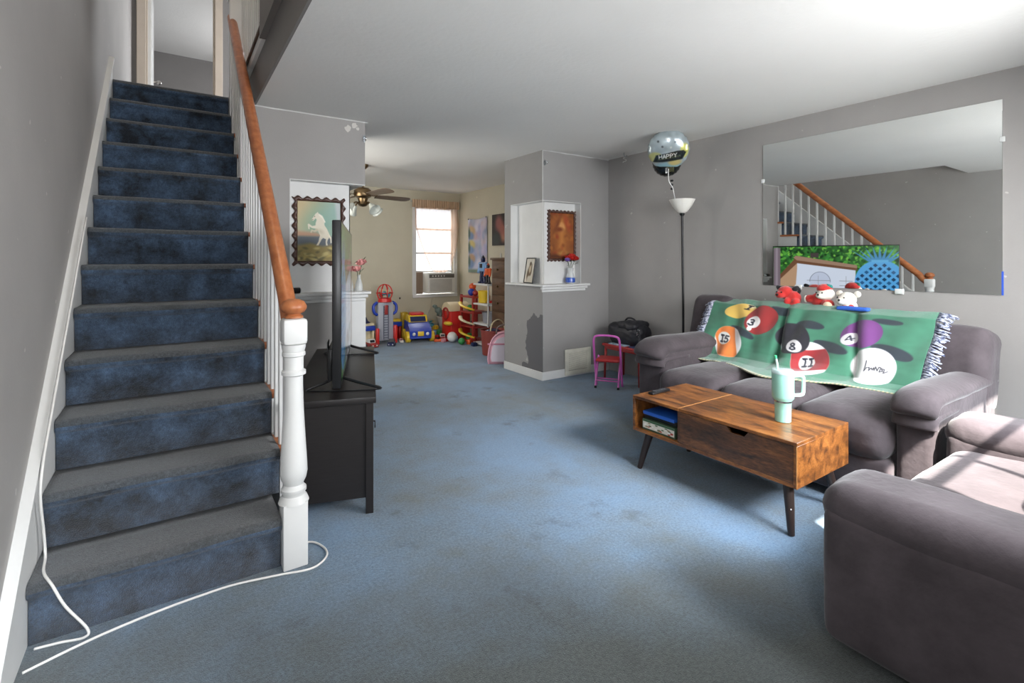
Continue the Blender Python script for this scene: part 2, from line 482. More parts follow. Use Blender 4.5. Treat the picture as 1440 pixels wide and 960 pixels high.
# mirror wall, grey as far as the pillar, beige beyond
struct('wall_right', bx(XW, XW + .1, YF - .1, 4.7, 0, ZC), GREY)
struct('wall_play_right', bx(XW, XW + .1, 4.7, YB + .1, 0, ZC), BEIGE)
# window wall behind the camera: picture window and front door opening
WX0, WX1, WZ0, WZ1 = 1.72, 3.47, .85, 2.03
bm = B()
box(bm, XL - .1, -.33, YF - .1, YF, 0, ZC); box(bm, -.33, .50, YF - .1, YF, 2.03, ZC)
box(bm, .50, WX0, YF - .1, YF, 0, ZC); box(bm, WX1, XW + .1, YF - .1, YF, 0, ZC)
box(bm, WX0, WX1, YF - .1, YF, 0, WZ0); box(bm, WX0, WX1, YF - .1, YF, WZ1, ZC)
struct('wall_front', bm, GREY)
w = struct('window_1', bx(WX0 - .05, WX1 + .05, YF, YF + .03, WZ0 - .05, WZ0), CREAM)
bm = B()
for x in (WX0 + .02, 2.15, 2.58, 3.02, WX1 - .02): box(bm, x - .009, x + .009, YF - .07, YF - .03, WZ0, WZ1)
for z in (WZ0 + .02, 1.72, WZ1 - .02): box(bm, WX0, WX1, YF - .066, YF - .034, z - .009, z + .009)
struct('window_frame', bm, WHITE, w)
d = struct('unseen_door', bx(-.33, .50, YF - .08, YF - .05, 0, 1.0, .004), WHITE)  # unseen door, upper half left open for the added fill lamp
bm = B()
box(bm, -.33, -.29, YF - .05, YF, 0, 2.03); box(bm, .46, .50, YF - .05, YF, 0, 2.03); box(bm, -.29, .46, YF - .05, YF, 1.99, 2.03); box(bm, -.29, -.17, YF - .08, YF - .05, 1.0, 1.99); box(bm, .34, .46, YF - .08, YF - .05, 1.0, 1.99); box(bm, -.17, .34, YF - .08, YF - .05, 1.88, 1.99)
struct('door_frame', bm, WHITE, d)

# partition with the open corner niche, left of the passage
def niche_block(xa, xb, ya, yb, side):
    """wall stub whose free lower corner is cut back .1 m above the ledge; side = x of the free end"""
    s = 1 if side == xb else -1; inn = side - s * .10
    bm = B()
    box(bm, xa, xb, ya, yb, 0, ZL); box(bm, xa, xb, ya, yb, 1.83, ZC)
    return bm, inn
bm, inn = niche_block(.42, 1.28, YP, 4.65, 1.28)
box(bm, .42, .715, YP, 4.65, ZL, 1.83); box(bm, .715, inn, YP + .10, 4.55, ZL, 1.83); box(bm, .715, 1.28, 4.55, 4.65, ZL, 1.83)
struct('wall_partition', bm, GREY)
bm = B()
e = .006
box(bm, .715, inn + e, YP + .10 - e, YP + .10, ZL, 1.83); box(bm, inn, inn + e, YP + .10 - e, 4.55, ZL, 1.83)
box(bm, .715, .721, YP + .001, YP + .1, ZL, 1.83); box(bm, .715, 1.28, YP + .001, YP + .1, 1.824, 1.83)
struct('trim_1', bm, WHITE)
struct('trim_2', bx(1.10, 1.284, YP - .004, 4.65, 0, .90), WHITE)
def ledge(name, x0, x1, wrap0, wrap1):
    bm = B()
    box(bm, x0, x1, YP - .06, YP + .10, ZL, ZL + .022, .005); box(bm, x0 + .015, x1 - .015, YP - .035, YP, ZL - .03, ZL, .008); box(bm, x0 + .03, x1 - .03, YP - .015, YP, ZL - .055, ZL - .03, .005)
    xa, xb = wrap0, wrap1
    box(bm, xa, xb, YP + .10, 4.62, ZL, ZL + .022, .005)
    return struct(name, bm, WHITE)
ledge('trim_3', .70, 1.312, 1.16, 1.312)
# pillar between passage and mirror wall
bm, inn = niche_block(3.09, XW, YP, 4.70, 3.09)
box(bm, 3.61, XW, YP, 4.70, ZL, 1.83); box(bm, 3.19, 3.61, YP + .10, 4.70, ZL, 1.83); box(bm, 3.09, 3.19, 4.58, 4.70, ZL, 1.83)
struct('wall_pillar', bm, PILLAR)
bm = B()
box(bm, 3.19 - e, 3.61, YP + .10 - e, YP + .10, ZL, 1.83); box(bm, 3.19 - e, 3.19, YP + .10, 4.58, ZL, 1.83)
box(bm, 3.604, 3.61, YP + .001, YP + .10, ZL, 1.83); box(bm, 3.091, 3.19, 4.574, 4.58, ZL, 1.83)
box(bm, 3.091, 3.19, YP + .001, 4.58, 1.824, 1.83); box(bm, 3.19, 3.61, YP + .001, YP + .10, 1.824, 1.83)
struct('trim_4', bm, WHITE)
ledge('trim_5', 3.045, 3.69, 3.045, 3.20)
bm = B()
box(bm, 3.078, XW, YP - .012, YP, 0, .085, .004); box(bm, 3.078, 3.09, YP, 4.70, 0, .085, .004)
struct('baseboard_pillar', bm, WHITE)
struct('trim_6', tube(B(), [(3.0895, YP - .0005, z) for z in np.linspace(.98, ZC, 24)], [.003 + .002 * noise.noise(Vector((0, 0, z * 14))) for z in np.linspace(.98, ZC, 24)], 6), WHITE)
bm = tube(B(), [(x, YP - .001, ZC - .002 + .004 * noise.noise(Vector((x * 9, 0, 0)))) for x in np.linspace(3.09, XW, 30)], .005, 6)
tube(bm, [(x, YP - .001, ZC - .002 + .004 * noise.noise(Vector((x * 9, 3, 0)))) for x in np.linspace(.42, 1.3, 30)], .005, 6)
struct('trim_7', bm, WHITE)
# far wall of the play room with its window hole
QX0, QX1, QZ0, QZ1 = 3.22, 3.90, .66, 2.08
bm = B()
box(bm, .49, QX0, YB, YB + .1, 0, ZC); box(bm, QX1, XW + .1, YB, YB + .1, 0, ZC); box(bm, QX0, QX1, YB, YB + .1, 0, QZ0); box(bm, QX0, QX1, YB, YB + .1, QZ1, ZC)
struct('wall_back', bm, BEIGE)
bm = B(); box(bm, .49, .55, 4.65, YB, 0, ZC); struct('wall_play_left', bm, BEIGE)
w = struct('window_2', bx(QX0 - .06, QX1 + .06, YB - .035, YB + .02, QZ0 - .05, QZ0, .006), WHITE)
bm = B()
box(bm, QX0 - .06, QX0, YB - .02, YB, QZ0, QZ1 + .06); box(bm, QX1, QX1 + .06, YB - .02, YB, QZ0, QZ1 + .06); box(bm, QX0, QX1, YB - .02, YB, QZ1, QZ1 + .06)
struct('window_casing', bm, WHITE, w)
bm = B()
for z in (1.03, 1.33, 1.72, QZ1 - .015): box(bm, QX0, QX1, YB + .03, YB + .06, z - .013, z + .013)
for x in (QX0 + .015, QX1 - .015): box(bm, x - .010, x + .010, YB + .035, YB + .055, 1.0, QZ1)
struct('sash', bm, WHITE, w)
GLASS, nt, b_ = new_mat('window_glass')
t_ = nt.nodes.new('ShaderNodeBsdfTransparent'); g_ = nt.nodes.new('ShaderNodeBsdfGlossy'); g_.inputs['Roughness'].default_value = .02
x_ = nt.nodes.new('ShaderNodeMixShader'); x_.inputs[0].default_value = .06
nt.links.new(t_.outputs[0], x_.inputs[1]); nt.links.new(g_.outputs[0], x_.inputs[2]); nt.links.new(x_.outputs[0], nt.nodes['Material Output'].inputs[0])
struct('pane', bx(QX0, QX1, YB + .043, YB + .047, QZ0, QZ1), GLASS, w)

# upstairs: hall, back wall with a doorway, room beyond
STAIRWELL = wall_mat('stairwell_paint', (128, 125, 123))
struct('wall_stairwell', bx(.476, .49, 2.0, 4.84, ZC + .001, Z2 - .001), STAIRWELL)
struct('wall_upper_front', bx(XL, .49, 1.94, 2.0, Z2, Z3), STAIRWELL)
struct('wall_upper_side', bx(.44, .49, 2.0, 3.43, Z2 - .001, Z3), STAIRWELL)
bm = B()
box(bm, XL, -.272, 7.3, 7.4, Z2, Z3); box(bm, .43, 2.1, 7.3, 7.4, Z2, Z3); box(bm, -.272, .43, 7.3, 7.4, Z2 + 2.03, Z3)
struct('wall_upper_back', bm, STAIRWELL)
struct('wall_upper_right', bx(2.0, 2.1, 1.9, 7.3, Z2, Z3), GREY)
struct('wall_upper_south', bx(.49, 2.0, 1.9, 2.0, Z2, Z3), GREY)
struct('wall_bedroom_back', bx(-1.6, 2.1, 10.8, 10.9, Z2, Z3), STAIRWELL)
struct('wall_bedroom_left', bx(-1.6, -1.5, 7.4, 10.8, Z2, Z3), STAIRWELL)
struct('wall_bedroom_right', bx(2.0, 2.1, 7.4, 10.8, Z2, Z3), STAIRWELL)
struct('floor_bedroom', bx(-1.6, 2.1, 7.3, 10.8, ZC - .0, Z2 - .004), CARPET_WORN)
struct('ceiling_upper', bx(-1.6, 2.1, 1.9, 10.9, Z3, Z3 + .1), CEIL)
struct('wall_under_stairs', bx(.40, .42, 4.0, 7.5, 0, ZC), GREY)
bm = B()
box(bm, -.36, -.272, 7.27, 7.3, Z2, Z2 + 2.1, .006); box(bm, .43, .515, 7.27, 7.3, Z2, Z2 + 2.1, .006); box(bm, -.272, .43, 7.27, 7.3, Z2 + 2.03, Z2 + 2.12, .006)
box(bm, -.272, -.255, 7.3, 7.4, Z2, Z2 + 2.03); box(bm, .413, .43, 7.3, 7.4, Z2, Z2 + 2.03)
struct('trim_8', bm, CREAM)
dr = struct('door_2', bx(-.262, -.222, 7.40, 8.10, Z2 + .01, Z2 + 2.01, .004), WHITE)
struct('door_panel', bx(-.225, -.214, 7.50, 8.0, Z2 + .2, Z2 + 1.9, .004), WHITE, dr)
bm = ball(B(), (-.16, 8.04, Z2 + .95), .03); lathe(bm, [(.012, 0), (.012, .05)], (-.215, 8.04, Z2 + .95), 12, 'X')
struct('door_handle', bm, mat('polished_nickel', (190, 185, 180), .2, 1.0), dr, None)

# ------------------------------------------------------------------ staircase
WOOD = mat('orange_oak_varnish', (184, 116, 72), .35, col2=(158, 90, 52), vscale=9, stretch=(4, 1, 4), spec=.5)
st = thing('staircase', 'straight blue-carpeted staircase with white turned newel post, white balusters and varnished wooden handrail', 'staircase', (0, Y0 + RUN, 0))
def step_bm(k):
    y = Y0 + RUN * k; z = RISE * k
    prof = [(y + .26, z - .2), (y + .032, z - .2), (y + .030, z - .06), (y + .020, z - .05), (y + .006, z - .043), (y, z - .026), (y + .003, z - .012), (y + .012, z - .003), (y + .028, z),
            (y + .10, z - .001), (y + .18, z), (y + .256, z + .001)]
    bm = B(); seg = 26
    prism(bm, prof, 'X', XL + .024, XS - (.03 if k == 1 else 0), seg)
    for v in bm.verts:
        q = noise.noise(Vector((v.co.x * 4.5, k * 3.1, v.co.z * 3)))
        if v.co.y < y + .05 and v.co.z > z - .19: v.co.y += .006 * q; v.co.z += .003 * q
    bm.faces.ensure_lookup_table(); bm.normal_update()
    for f in bm.faces:
        c = f.calc_center_median(); f.material_index = 1 if (c.z > z - .03 and f.normal.z > .15) else 0
    return bm
for k in range(1, 14):
    s = obj('step', step_bm(k), [CARPET_STEP, CARPET_WORN], st, True)
    y = Y0 + RUN * k; z = RISE * k
    if k > 1:
        bm = B(); prism(bm, [(y + .256, z - .03), (y + .005, z - .03), (y - .004, z - .022), (y - .004, z - .010), (y + .005, z - .003), (y + .256, z - .003)], 'X', XS + .001, XS + .046)
        obj('tread_end', bm, WOOD, s)
# white side stringer under the tread ends, solid to the floor behind it
poly = [(Y0 + RUN * 2 + .03, 0)]
for k in range(2, 14):
    y = Y0 + RUN * k; z = RISE * k
    poly += [(y + .03, z - .2), (y + .03, z - .03)]
poly += [(Y0 + RUN * 14 + .03, RISE * 13 - .03), (Y0 + RUN * 14 + .03, RISE * 13 - .3)]
top = poly[-1]
poly += [(Y0 + RUN * 3.4, 0)]
obj('stringer', prism(B(), poly, 'X', XS + .004, XS + .022), WHITE, st)
obj('side_panel', prism(B(), [(Y0 + RUN * 3.4 + .01, 0), (top[0] - .04, top[1] - .02), (top[0] - .04, 0)], 'X', XS + .001, XS + .014), GREY, st)
# skirting against the left wall
a = (Y0 + RUN * .1, .0); yb = Y0 + 13 * RUN
poly = [(Y0 - RUN * .75, 0), (Y0 - RUN * .75, .04), (yb + .02, RISE * 13 + .155), (yb + .02, RISE * 13 - .2), (Y0 + RUN * 2, 0)]
bm = prism(B(), poly, 'X', XL, XL + .022); 
prism(bm, [(Y0 - RUN * .75, .03), (Y0 - RUN * .75, .055), (yb + .024, RISE * 13 + .17), (yb + .024, RISE * 13 + .145)], 'X', XL, XL + .032)
obj('skirting_board', bm, WHITE, st)
# newel post
NX, NY = .402, 2.165
np_ = B()
box(np_, NX - .046, NX + .046, NY - .046, NY + .046, 0, .255, .004)
prism(np_, [(NX - .046, NY - .046), (NX + .046, NY - .046), (NX + .046, NY + .046), (NX - .046, NY + .046)], 'Z', .255, .256)
lathe(np_, [(.058, .252), (.05, .272), (.043, .28), (.043, .288), (.048, .294), (.048, .306), (.040, .314), (.036, .322), (.047, .345), (.052, .37), (.051, .40), (.045, .50), (.038, .62), (.035, .72), (.035, .758), (.046, .764), (.046, .778), (.037, .784), (.037, .835), (.044, .84), (.044, .852), (.040, .856), (.045, .872), (.045, .884), (.05, .888)], (NX, NY, 0), 32)
for z0, z1 in ((.886, .99),):
    box(np_, NX - .046, NX + .046, NY - .046, NY + .046, z0, z1, .014, 2)
n_ = obj('newel_post', np_, WHITE, st)
obj('newel_cap', lathe(B(), [(.026, .988), (.036, .992), (.036, .998), (.028, 1.004), (.026, 1.008), (.040, 1.014), (.049, 1.028), (.049, 1.040), (.040, 1.056), (.022, 1.066), (0, 1.069)], (NX, NY, 0), 32), WOOD, n_)
# handrail: dropped end behind the newel cap, then up with the pitch
sl = RISE / RUN
ya, za = 2.21, .965
rail = [(NX - .004, ya - .02, za - .012), (NX - .004, ya + .02, za + .02)] + [(NX - .004, ya + t, za + t * sl + .02) for t in np.linspace(.06, 2.50, 14)]
bm = B(); tube(bm, rail, .034, 16, sq=1.12, up=(0, -.6, 1))
obj('handrail', bm, WOOD, st)
for i in range(2, 24):
    y = Y0 + RUN * 1.5 + .06 + (i - 2) * RUN / 2 + .02
    k = int((y - Y0) // RUN)
    zt = za + (y - ya) * sl
    if k > 12 or y > 4.62: continue
    obj('baluster', bx(XS + .006, XS + .030, y - .012, y + .012, RISE * k - .004, zt, .003, 1), WHITE, st)
# post and panel at the head of the stairs
bm = B()
box(bm, .375, .475, 4.60, 4.70, RISE * 12 - .02, 3.34, .006); box(bm, .365, .485, 4.59, 4.71, 3.34, 3.37, .006); box(bm, .384, .44, 4.52, 4.60, RISE * 12 - .28, RISE * 12 + .2, .004)
obj('head_post', bm, WHITE, st)

# landing balustrade above the stairwell
lb = thing('landing_balustrade', 'white upstairs balustrade on a dark wooden base rail above the stairwell', 'balustrade', (.465, 3.44, Z2))
bm = bx(.452, .486, 3.44, 4.60, Z2 + .001, Z2 + .062, .004)
obj('base_rail', bm, WHITE, lb)
obj('rail_cap', bx(.440, .486, 3.44, 4.60, Z2 + .062, Z2 + .085, .004), mat('dark_stained_wood', (84, 62, 46), .45, col2=(58, 42, 32), vscale=10), lb)
obj('top_rail', bx(.445, .490, 3.44, 4.60, Z2 + .80, Z2 + .84, .008), MATS['dark_stained_wood'], lb)
for y in np.arange(3.50, 4.58, .105): obj('baluster', bx(.455, .480, y - .0125, y + .0125, Z2 + .084, Z2 + .802, .002, 1), WHITE, lb)
obj('top_plate', bx(.44, .494, 3.432, 3.44, Z2, Z2 + .1), MATS['dark_stained_wood'], lb)
# ------------------------------------------------------------------ TV bench and television (turned 18 degrees from the stairs)
BLACKWOOD = mat('black_brown_wood', (34, 31, 31), .42, var=.12, vscale=12, stretch=(1, 1, 12), spec=.4)
BLACKPL = mat('black_plastic', (22, 22, 24), .35)
BLACKMETAL = mat('black_metal', (30, 30, 32), .4, .3)
TVR = R(-18.3); TVO = (.80, 2.372, 0)
def local_thing(name, label, cat):
    return thing(name, label, cat, (0, 0, 0))
tb = local_thing('tv_bench', 'long black-brown wooden media bench with doors, set at an angle beside the newel post', 'tv bench')
LEN, DEP, HT = 1.43, .385, .565
obj('top', bx(-DEP - .01, .012, -.012, LEN + .012, HT - .03, HT, .003), BLACKWOOD, tb)
bm = bx(-DEP + .02, -.03, .012, .026, .075, HT - .03); obj('side_panel', bm, BLACKWOOD, tb)
obj('side_panel', bx(-DEP + .02, -.03, LEN - .026, LEN - .012, .075, HT - .03), BLACKWOOD, tb)
obj('bottom_board', bx(-DEP + .02, -.03, .026, LEN - .026, .075, .095), BLACKWOOD, tb)
obj('back_panel', bx(-DEP + .01, -DEP + .02, .04, LEN - .04, .075, HT - .03), BLACKWOOD, tb)
for x in (-.036, -DEP):
    for y in (0, LEN - .04): obj('leg', bx(x, x + .036, y, y + .04, 0, HT - .03, .002, 1), BLACKWOOD, tb)
for i in range(3):
    y0 = .045 + i * (LEN - .09) / 3; y1 = y0 + (LEN - .09) / 3 - .006
    d = obj('door', bx(-.024, -.008, y0, y1, .10, HT - .036, .003), BLACKWOOD, tb)
    bm = B(); tube(bm, [(.008, y0 + .05 + .016 * math.cos(t), .40 + .016 * math.sin(t)) for t in np.linspace(0, 2*PI, 17)[:-1]], .0025, 6, closed=True)
    box(bm, -.008, .010, y0 + .047, y0 + .053, .413, .419)
    obj('ring_pull', bm, BLACKMETAL, d)
for y in (.06, .06): pass
tb.location = TVO; tb.rotation_euler = (0, 0, TVR)

tv = local_thing('television', 'large flat black television with glossy screen on two splayed feet on the media bench', 'television')
tx, ya_, yb_, zb, zt = -.147, -.033, 1.367, .622, 1.412
bm = bx(tx - .040, tx, ya_, yb_, zb, zt, .004); obj('screen_case', bm, BLACKPL, tv)
bm = bx(tx - .070, tx - .038, ya_ + .10, yb_ - .10, zb + .01, zb + .17, .012); obj('rear_housing', bm, BLACKPL, tv)
def lit_screen():
    # backlit panel behind a reflecting glass front
    m, nt, b = new_mat('lit_screen'); N, L = nt.nodes, nt.links
    at = N.new('ShaderNodeVertexColor'); at.layer_name = 'pattern'
    em = N.new('ShaderNodeEmission'); em.inputs['Strength'].default_value = 1.0; L.new(at.outputs['Color'], em.inputs['Color'])
    gl = N.new('ShaderNodeBsdfGlossy'); gl.inputs['Roughness'].default_value = .12
    fr = N.new('ShaderNodeFresnel'); fr.inputs['IOR'].default_value = 1.6
    mx = N.new('ShaderNodeMixShader'); L.new(fr.outputs[0], mx.inputs[0]); L.new(em.outputs[0], mx.inputs[1]); L.new(gl.outputs[0], mx.inputs[2])
    L.new(mx.outputs[0], N['Material Output'].inputs[0]); return m
# picture on the screen: garden shed with a brown roof, trees, a blue lattice pineapple lantern
def tvpic(U, V):
    cv = Canvas(U, V, 1.77, (70, 120, 60))
    s = cv; A = 1.77
    s.rect(0, A, 0, 1, (46, 104, 44)); s.noise(5, .35, 3)
    for i in range(320):
        rs = np.random.RandomState(i); s.ell(rs.rand() * A, rs.rand() * .38, .018 + .02 * rs.rand(), .010 + .014 * rs.rand(), [(120, 190, 70), (36, 90, 36), (84, 160, 60), (22, 60, 26)][i % 4], .012, rs.rand() * 3)
    # shed (u from the near end of the set; the lantern stands at the near end)
    s.poly([(.56, .34), (1.42, .22), (1.66, .58), (1.60, .60), (1.60, 1), (.56, 1)], (214, 222, 240), .012)
    s.poly([(1.40, .24), (1.66, .58), (1.70, 1), (1.44, 1), (1.40, .40)], (186, 150, 120), .012)
    s.poly([(.54, .36), (1.42, .20), (1.74, .60), (1.70, .63), (1.40, .30), (.54, .42)], (112, 76, 54), .010)
    s.poly([(.54, .33), (1.42, .165), (1.46, .20), (1.40, .25), (.54, .38)], (158, 128, 108), .008)
    s.rect(1.08, 1.20, .12, .20, (70, 60, 60), .01)
    s.ell(1.06, .62, .15, .17, (196, 204, 226), .01); s.line([(1.06 + .15 * math.cos(t), .62 + .17 * math.sin(t)) for t in np.linspace(-PI, 0, 20)], .008, (120, 124, 140))
    for x0, x1 in ((.92, 1.25), (.60, .78)):
        for y in (.60, .68): s.line([(x0, y), (x1, y)], .008, (130, 132, 140))
        s.line([((x0 + x1) / 2, .52), ((x0 + x1) / 2, .78)], .006, (150, 152, 160))
    for i in range(26):
        rs = np.random.RandomState(50 + i); s.ell(.6 + rs.rand() * .9, .80 + .2 * rs.rand(), .05, .04, [(94, 74, 90), (70, 110, 80), (60, 54, 66), (180, 190, 190)][i % 4], .015)
    s.rect(1.66, A, .02, 1, (120, 106, 116), .015); s.rect(1.70, 1.735, .02, 1, (150, 138, 150), .02)
    # lantern
    s.ell(.24, .60, .33, .36, (88, 168, 228), .012)
    for i in range(-8, 9):
        for j in range(-8, 9):
            x, y = .24 + (i - j) * .058, .62 + (i + j) * .058
            q = ((x - .24) / .30)**2 + ((y - .60) / .32)**2
            if q < 1: s.poly([(x - .032, y), (x, y - .032), (x + .032, y), (x, y + .032)], (24, 60, 96) if (i + j) % 3 else (40, 92, 140), .006)
    for k in range(-4, 5):
        x = .24 + k * .075
        s.poly([(.24 + k * .03 - .03, .27), (x + k * .02, .08 - .02 * (4 - abs(k))), (.24 + k * .03 + .03, .27)], (70, 140, 190), .01)
    s.rect(.13, .35, .24, .28, (96, 176, 226), .01)
    s.rect(0, A, .0, .008, (10, 10, 10), .004); s.rect(0, A, .985, 1, (10, 10, 10), .004)
    return s.c
def pos(U, V): return tx + .0015 + 0 * U, ya_ + .008 + U * (yb_ - ya_ - .016), zt - .008 - V * (zt - zb - .028)
obj('screen', painted(300, 170, pos, tvpic), lit_screen(), tv)
for yf in (.17, 1.16):
    bm = B()
    apex = Vector((tx - .025, yf + .07, HT + .055))
    for e in ((-.318, yf), (.030, yf - .055)):
        E_ = Vector((e[0], e[1], HT + .009))
        tube(bm, [apex, apex + (E_ - apex) * .5, E_ + Vector((0, 0, .004)), E_ + (E_ - apex) * .04], [.012, .011, .009, .008], 8, sq=.8)
    box(bm, tx - .045, tx - .005, yf + .045, yf + .095, HT + .03, zb + .03, .004)
    tube(bm, [(-.318, yf + .002, HT + .0045), (tx - .02, yf + .03 - .07, HT + .0045), (.030, yf - .053, HT + .0045)], .0042, 6)
    obj('foot', bm, BLACKPL, tv)
for y in (0,):
    obj('side_port_panel', bx(tx - .072, tx - .068, ya_ + .12, ya_ + .22, zb + .05, zb + .2, .001), BLACKMETAL, tv)
tv.location = TVO; tv.rotation_euler = (0, 0, TVR)

# ------------------------------------------------------------------ coffee table
def rustic(name, a, b_, c):
    m, nt, bs = new_mat(name); N, L = nt.nodes, nt.links
    tc = N.new('ShaderNodeTexCoord'); mp = N.new('ShaderNodeMapping'); mp.inputs['Scale'].default_value = (7, 1.6, 7); L.new(tc.outputs['Object'], mp.inputs['Vector'])
    n1 = N.new('ShaderNodeTexNoise'); n1.inputs['Scale'].default_value = 2.6; n1.inputs['Detail'].default_value = 7; n1.inputs['Roughness'].default_value = .62; n1.inputs['Distortion'].default_value = .5
    L.new(mp.outputs['Vector'], n1.inputs['Vector'])
    r = N.new('ShaderNodeValToRGB'); r.color_ramp.elements[0].position = .33; r.color_ramp.elements[1].position = .66
    r.color_ramp.elements[0].color = (*lin(b_), 1); r.color_ramp.elements[1].color = (*lin(a), 1)
    e = r.color_ramp.elements.new(.5); e.color = (*lin(c), 1)
    L.new(n1.outputs['Fac'], r.inputs['Fac'])
    n2 = N.new('ShaderNodeTexNoise'); n2.inputs['Scale'].default_value = 24; n2.inputs['Detail'].default_value = 4; L.new(mp.outputs['Vector'], n2.inputs['Vector'])
    r2 = N.new('ShaderNodeValToRGB'); r2.color_ramp.elements[0].position = .3; r2.color_ramp.elements[1].position = .7; r2.color_ramp.elements[0].color = (.25, .25, .25, 1); r2.color_ramp.elements[1].color = (.75, .75, .75, 1)
    L.new(n2.outputs['Fac'], r2.inputs['Fac'])
    mx = N.new('ShaderNodeMix'); mx.data_type = 'RGBA'; mx.blend_type = 'SOFT_LIGHT'; mx.inputs['Factor'].default_value = .8
    L.new(r.outputs['Color'], mx.inputs['A']); L.new(r2.outputs['Color'], mx.inputs['B']); L.new(mx.outputs['Result'], bs.inputs['Base Color'])
    bs.inputs['Roughness'].default_value = .32
    return m
RUSTIC = rustic('rustic_brown_board', (160, 102, 50), (62, 39, 25), (126, 76, 36))
RUSTIC_D = rustic('rustic_dark_front', (120, 76, 42), (50, 36, 26), (88, 56, 34))
EDGE = mat('light_board_edge', (198, 140, 84), .4, var=.08)
ct = thing('coffee_table', 'rustic brown lift-top coffee table with an open cubby and splayed dark legs', 'coffee table', (2.50, 1.565, 0))
x0, x1, y0, y1, zb, zt = 2.25, 2.75, 1.10, 2.04, .222, .425
ys = 1.72
obj('lift_top', bx(x0, x1, y0, ys - .002, zt - .016, zt, .001, 1), RUSTIC, ct)
obj('fixed_top', bx(x0, x1, ys + .002, y1, zt - .016, zt, .001, 1), RUSTIC, ct)
obj('edge_strip', bx(x0 + .001, x1 - .001, ys - .002, ys + .002, zt - .016, zt + .0008), EDGE, ct)
obj('bottom_board', bx(x0, x1, y0 + .016, y1 - .016, zb, zb + .016, .001, 1), RUSTIC, ct)
obj('end_panel', bx(x0, x1, y0, y0 + .016, zb, zt - .016, .001, 1), RUSTIC, ct)
obj('end_panel', bx(x0, x1, y1 - .016, y1, zb, zt - .016, .001, 1), RUSTIC, ct)
obj('divider', bx(x0 + .006, x1, ys - .008, ys + .008, zb + .016, zt - .016), RUSTIC_D, ct)
obj('back_panel', bx(x1 - .014, x1, y0 + .016, y1 - .016, zb + .016, zt - .016), RUSTIC_D, ct)
# front board with a cut finger notch
yc = 1.38
fp = [(y0 + .017, zb + .017), (ys - .009, zb + .017), (ys - .009, zt - .018), (yc + .055, zt - .018), (yc + .035, zt - .044), (yc - .035, zt - .044), (yc - .055, zt - .018), (y0 + .017, zt - .018)]
obj('front_board', prism(B(), fp, 'X', x0 + .001, x0 + .016), RUSTIC_D, ct)
obj('edge_strip', bx(x0 - .0008, x0 + .001, y0, y0 + .004, zb, zt - .016), EDGE, ct)
LEGM = mat('dark_walnut_leg', (48, 36, 32), .4, var=.1)
for sx, cx in ((-1, x0 + .07), (1, x1 - .07)):
    for sy, cy in ((-1, y0 + .075), (1, y1 - .075)):
        bm = tube(B(), [(cx, cy, zb), (cx + sx * .026, cy + sy * .022, zb * .5), (cx + sx * .05, cy + sy * .04, .004), (cx + sx * .051, cy + sy * .041, 0)], [.024, .020, .0145, .012], 16)
        l = obj('leg', bm, LEGM, ct)
        if sx == -1 and sy == -1: obj('leg_screw', ball(B(), (cx + sx * .026 - .014, cy + sy * .022 - .012, zb * .5), .004, 8), mat('bright_screw', (220, 220, 225), .3, 1.0), l)

# things in the cubby and on the table
single('flat_console_case', bx(2.275, 2.50, 1.765, 1.985, .325, .345, .003), mat('blue_case', (40, 96, 190), .4), 'slim blue case on top of the stack in the coffee table cubby', 'case', smooth=None)
def game(U, V):
    s = Canvas(U, V, 2.2, (214, 206, 190)); s.rect(0, 2.2, 0, .22, (60, 92, 60)); s.rect(0, 2.2, .86, 1, (48, 70, 50))
    for i in range(26):
        rs = np.random.RandomState(i); s.ell(.1 + rs.rand() * 2, .3 + rs.rand() * .5, .10, .06, [(170, 60, 44), (230, 224, 214), (70, 96, 64), (150, 128, 96)][i % 4], .02)
    return s.c
gb = thing('boxed_game', 'green and white printed game box under the slim blue case in the cubby', 'game box', (2.40, 1.875, .238))
obj('box', bx(2.270, 2.54, 1.755, 1.985, .2385, .30, .002), mat('game_box_green', (58, 78, 56), .5), gb)
obj('printed_side', painted(80, 30, lambda U, V: (2.2695 + 0 * U, 1.980 - U * .22, .298 - V * .057), game), paint_mat('printed_card', .5), gb)
single('black_console', bx(2.29, 2.55, 1.76, 1.99, .3005, .3245, .003), BLACKPL, 'thin black box between the printed game box and the blue case in the cubby', 'box')
rc = thing('remote_control', 'slim black remote control on the far end of the coffee table', 'remote control', (2.42, 1.985, zt))
T = Matrix.Translation((2.42, 1.985, zt)) @ Matrix.Rotation(R(3), 4, 'Z')
bm = bx(-.085, .085, -.019, .019, 0, .016, .006); bm.transform(T); obj('body', bm, BLACKPL, rc)
for i in range(4):
    for j in range(3):
        bm = bx(-.05 + i * .028, -.038 + i * .028, -.012 + j * .0095, -.006 + j * .0095, .0155, .0185, .001); bm.transform(T); obj('button', bm, mat('grey_button', (84, 84, 88), .5), rc)
# tumbler
MINT = mat('mint_enamel', (150, 205, 188), .3, spec=.6, coat=.3)
PALE = mat('pale_mint_plastic', (205, 232, 224), .3, coat=.2)
STEEL = mat('brushed_steel', (196, 200, 204), .25, 1.0)
tc_ = (2.50, 1.29, zt)
tm = thing('tumbler', 'mint green insulated tumbler with a side handle, clear lid and straw on the coffee table', 'tumbler', tc_)
obj('body', lathe(B(), [(.033, .0005), (.036, .003), (.037, .06), (.0385, .105), (.049, .118), (.050, .125), (.050, .232), (.049, .238), (.046, .238), (.046, .22), (0, .22)], tc_, 40), MINT, tm)
obj('steel_band', lathe(B(), [(.0392, .098), (.0395, .112), (.0392, .113)], tc_, 40), STEEL, tm)
obj('lid', lathe(B(), [(.051, .238), (.0515, .25), (.047, .257), (.030, .259), (0, .259)], tc_, 40), mat('clear_lid', (206, 226, 224), .15, alpha=.75), tm)
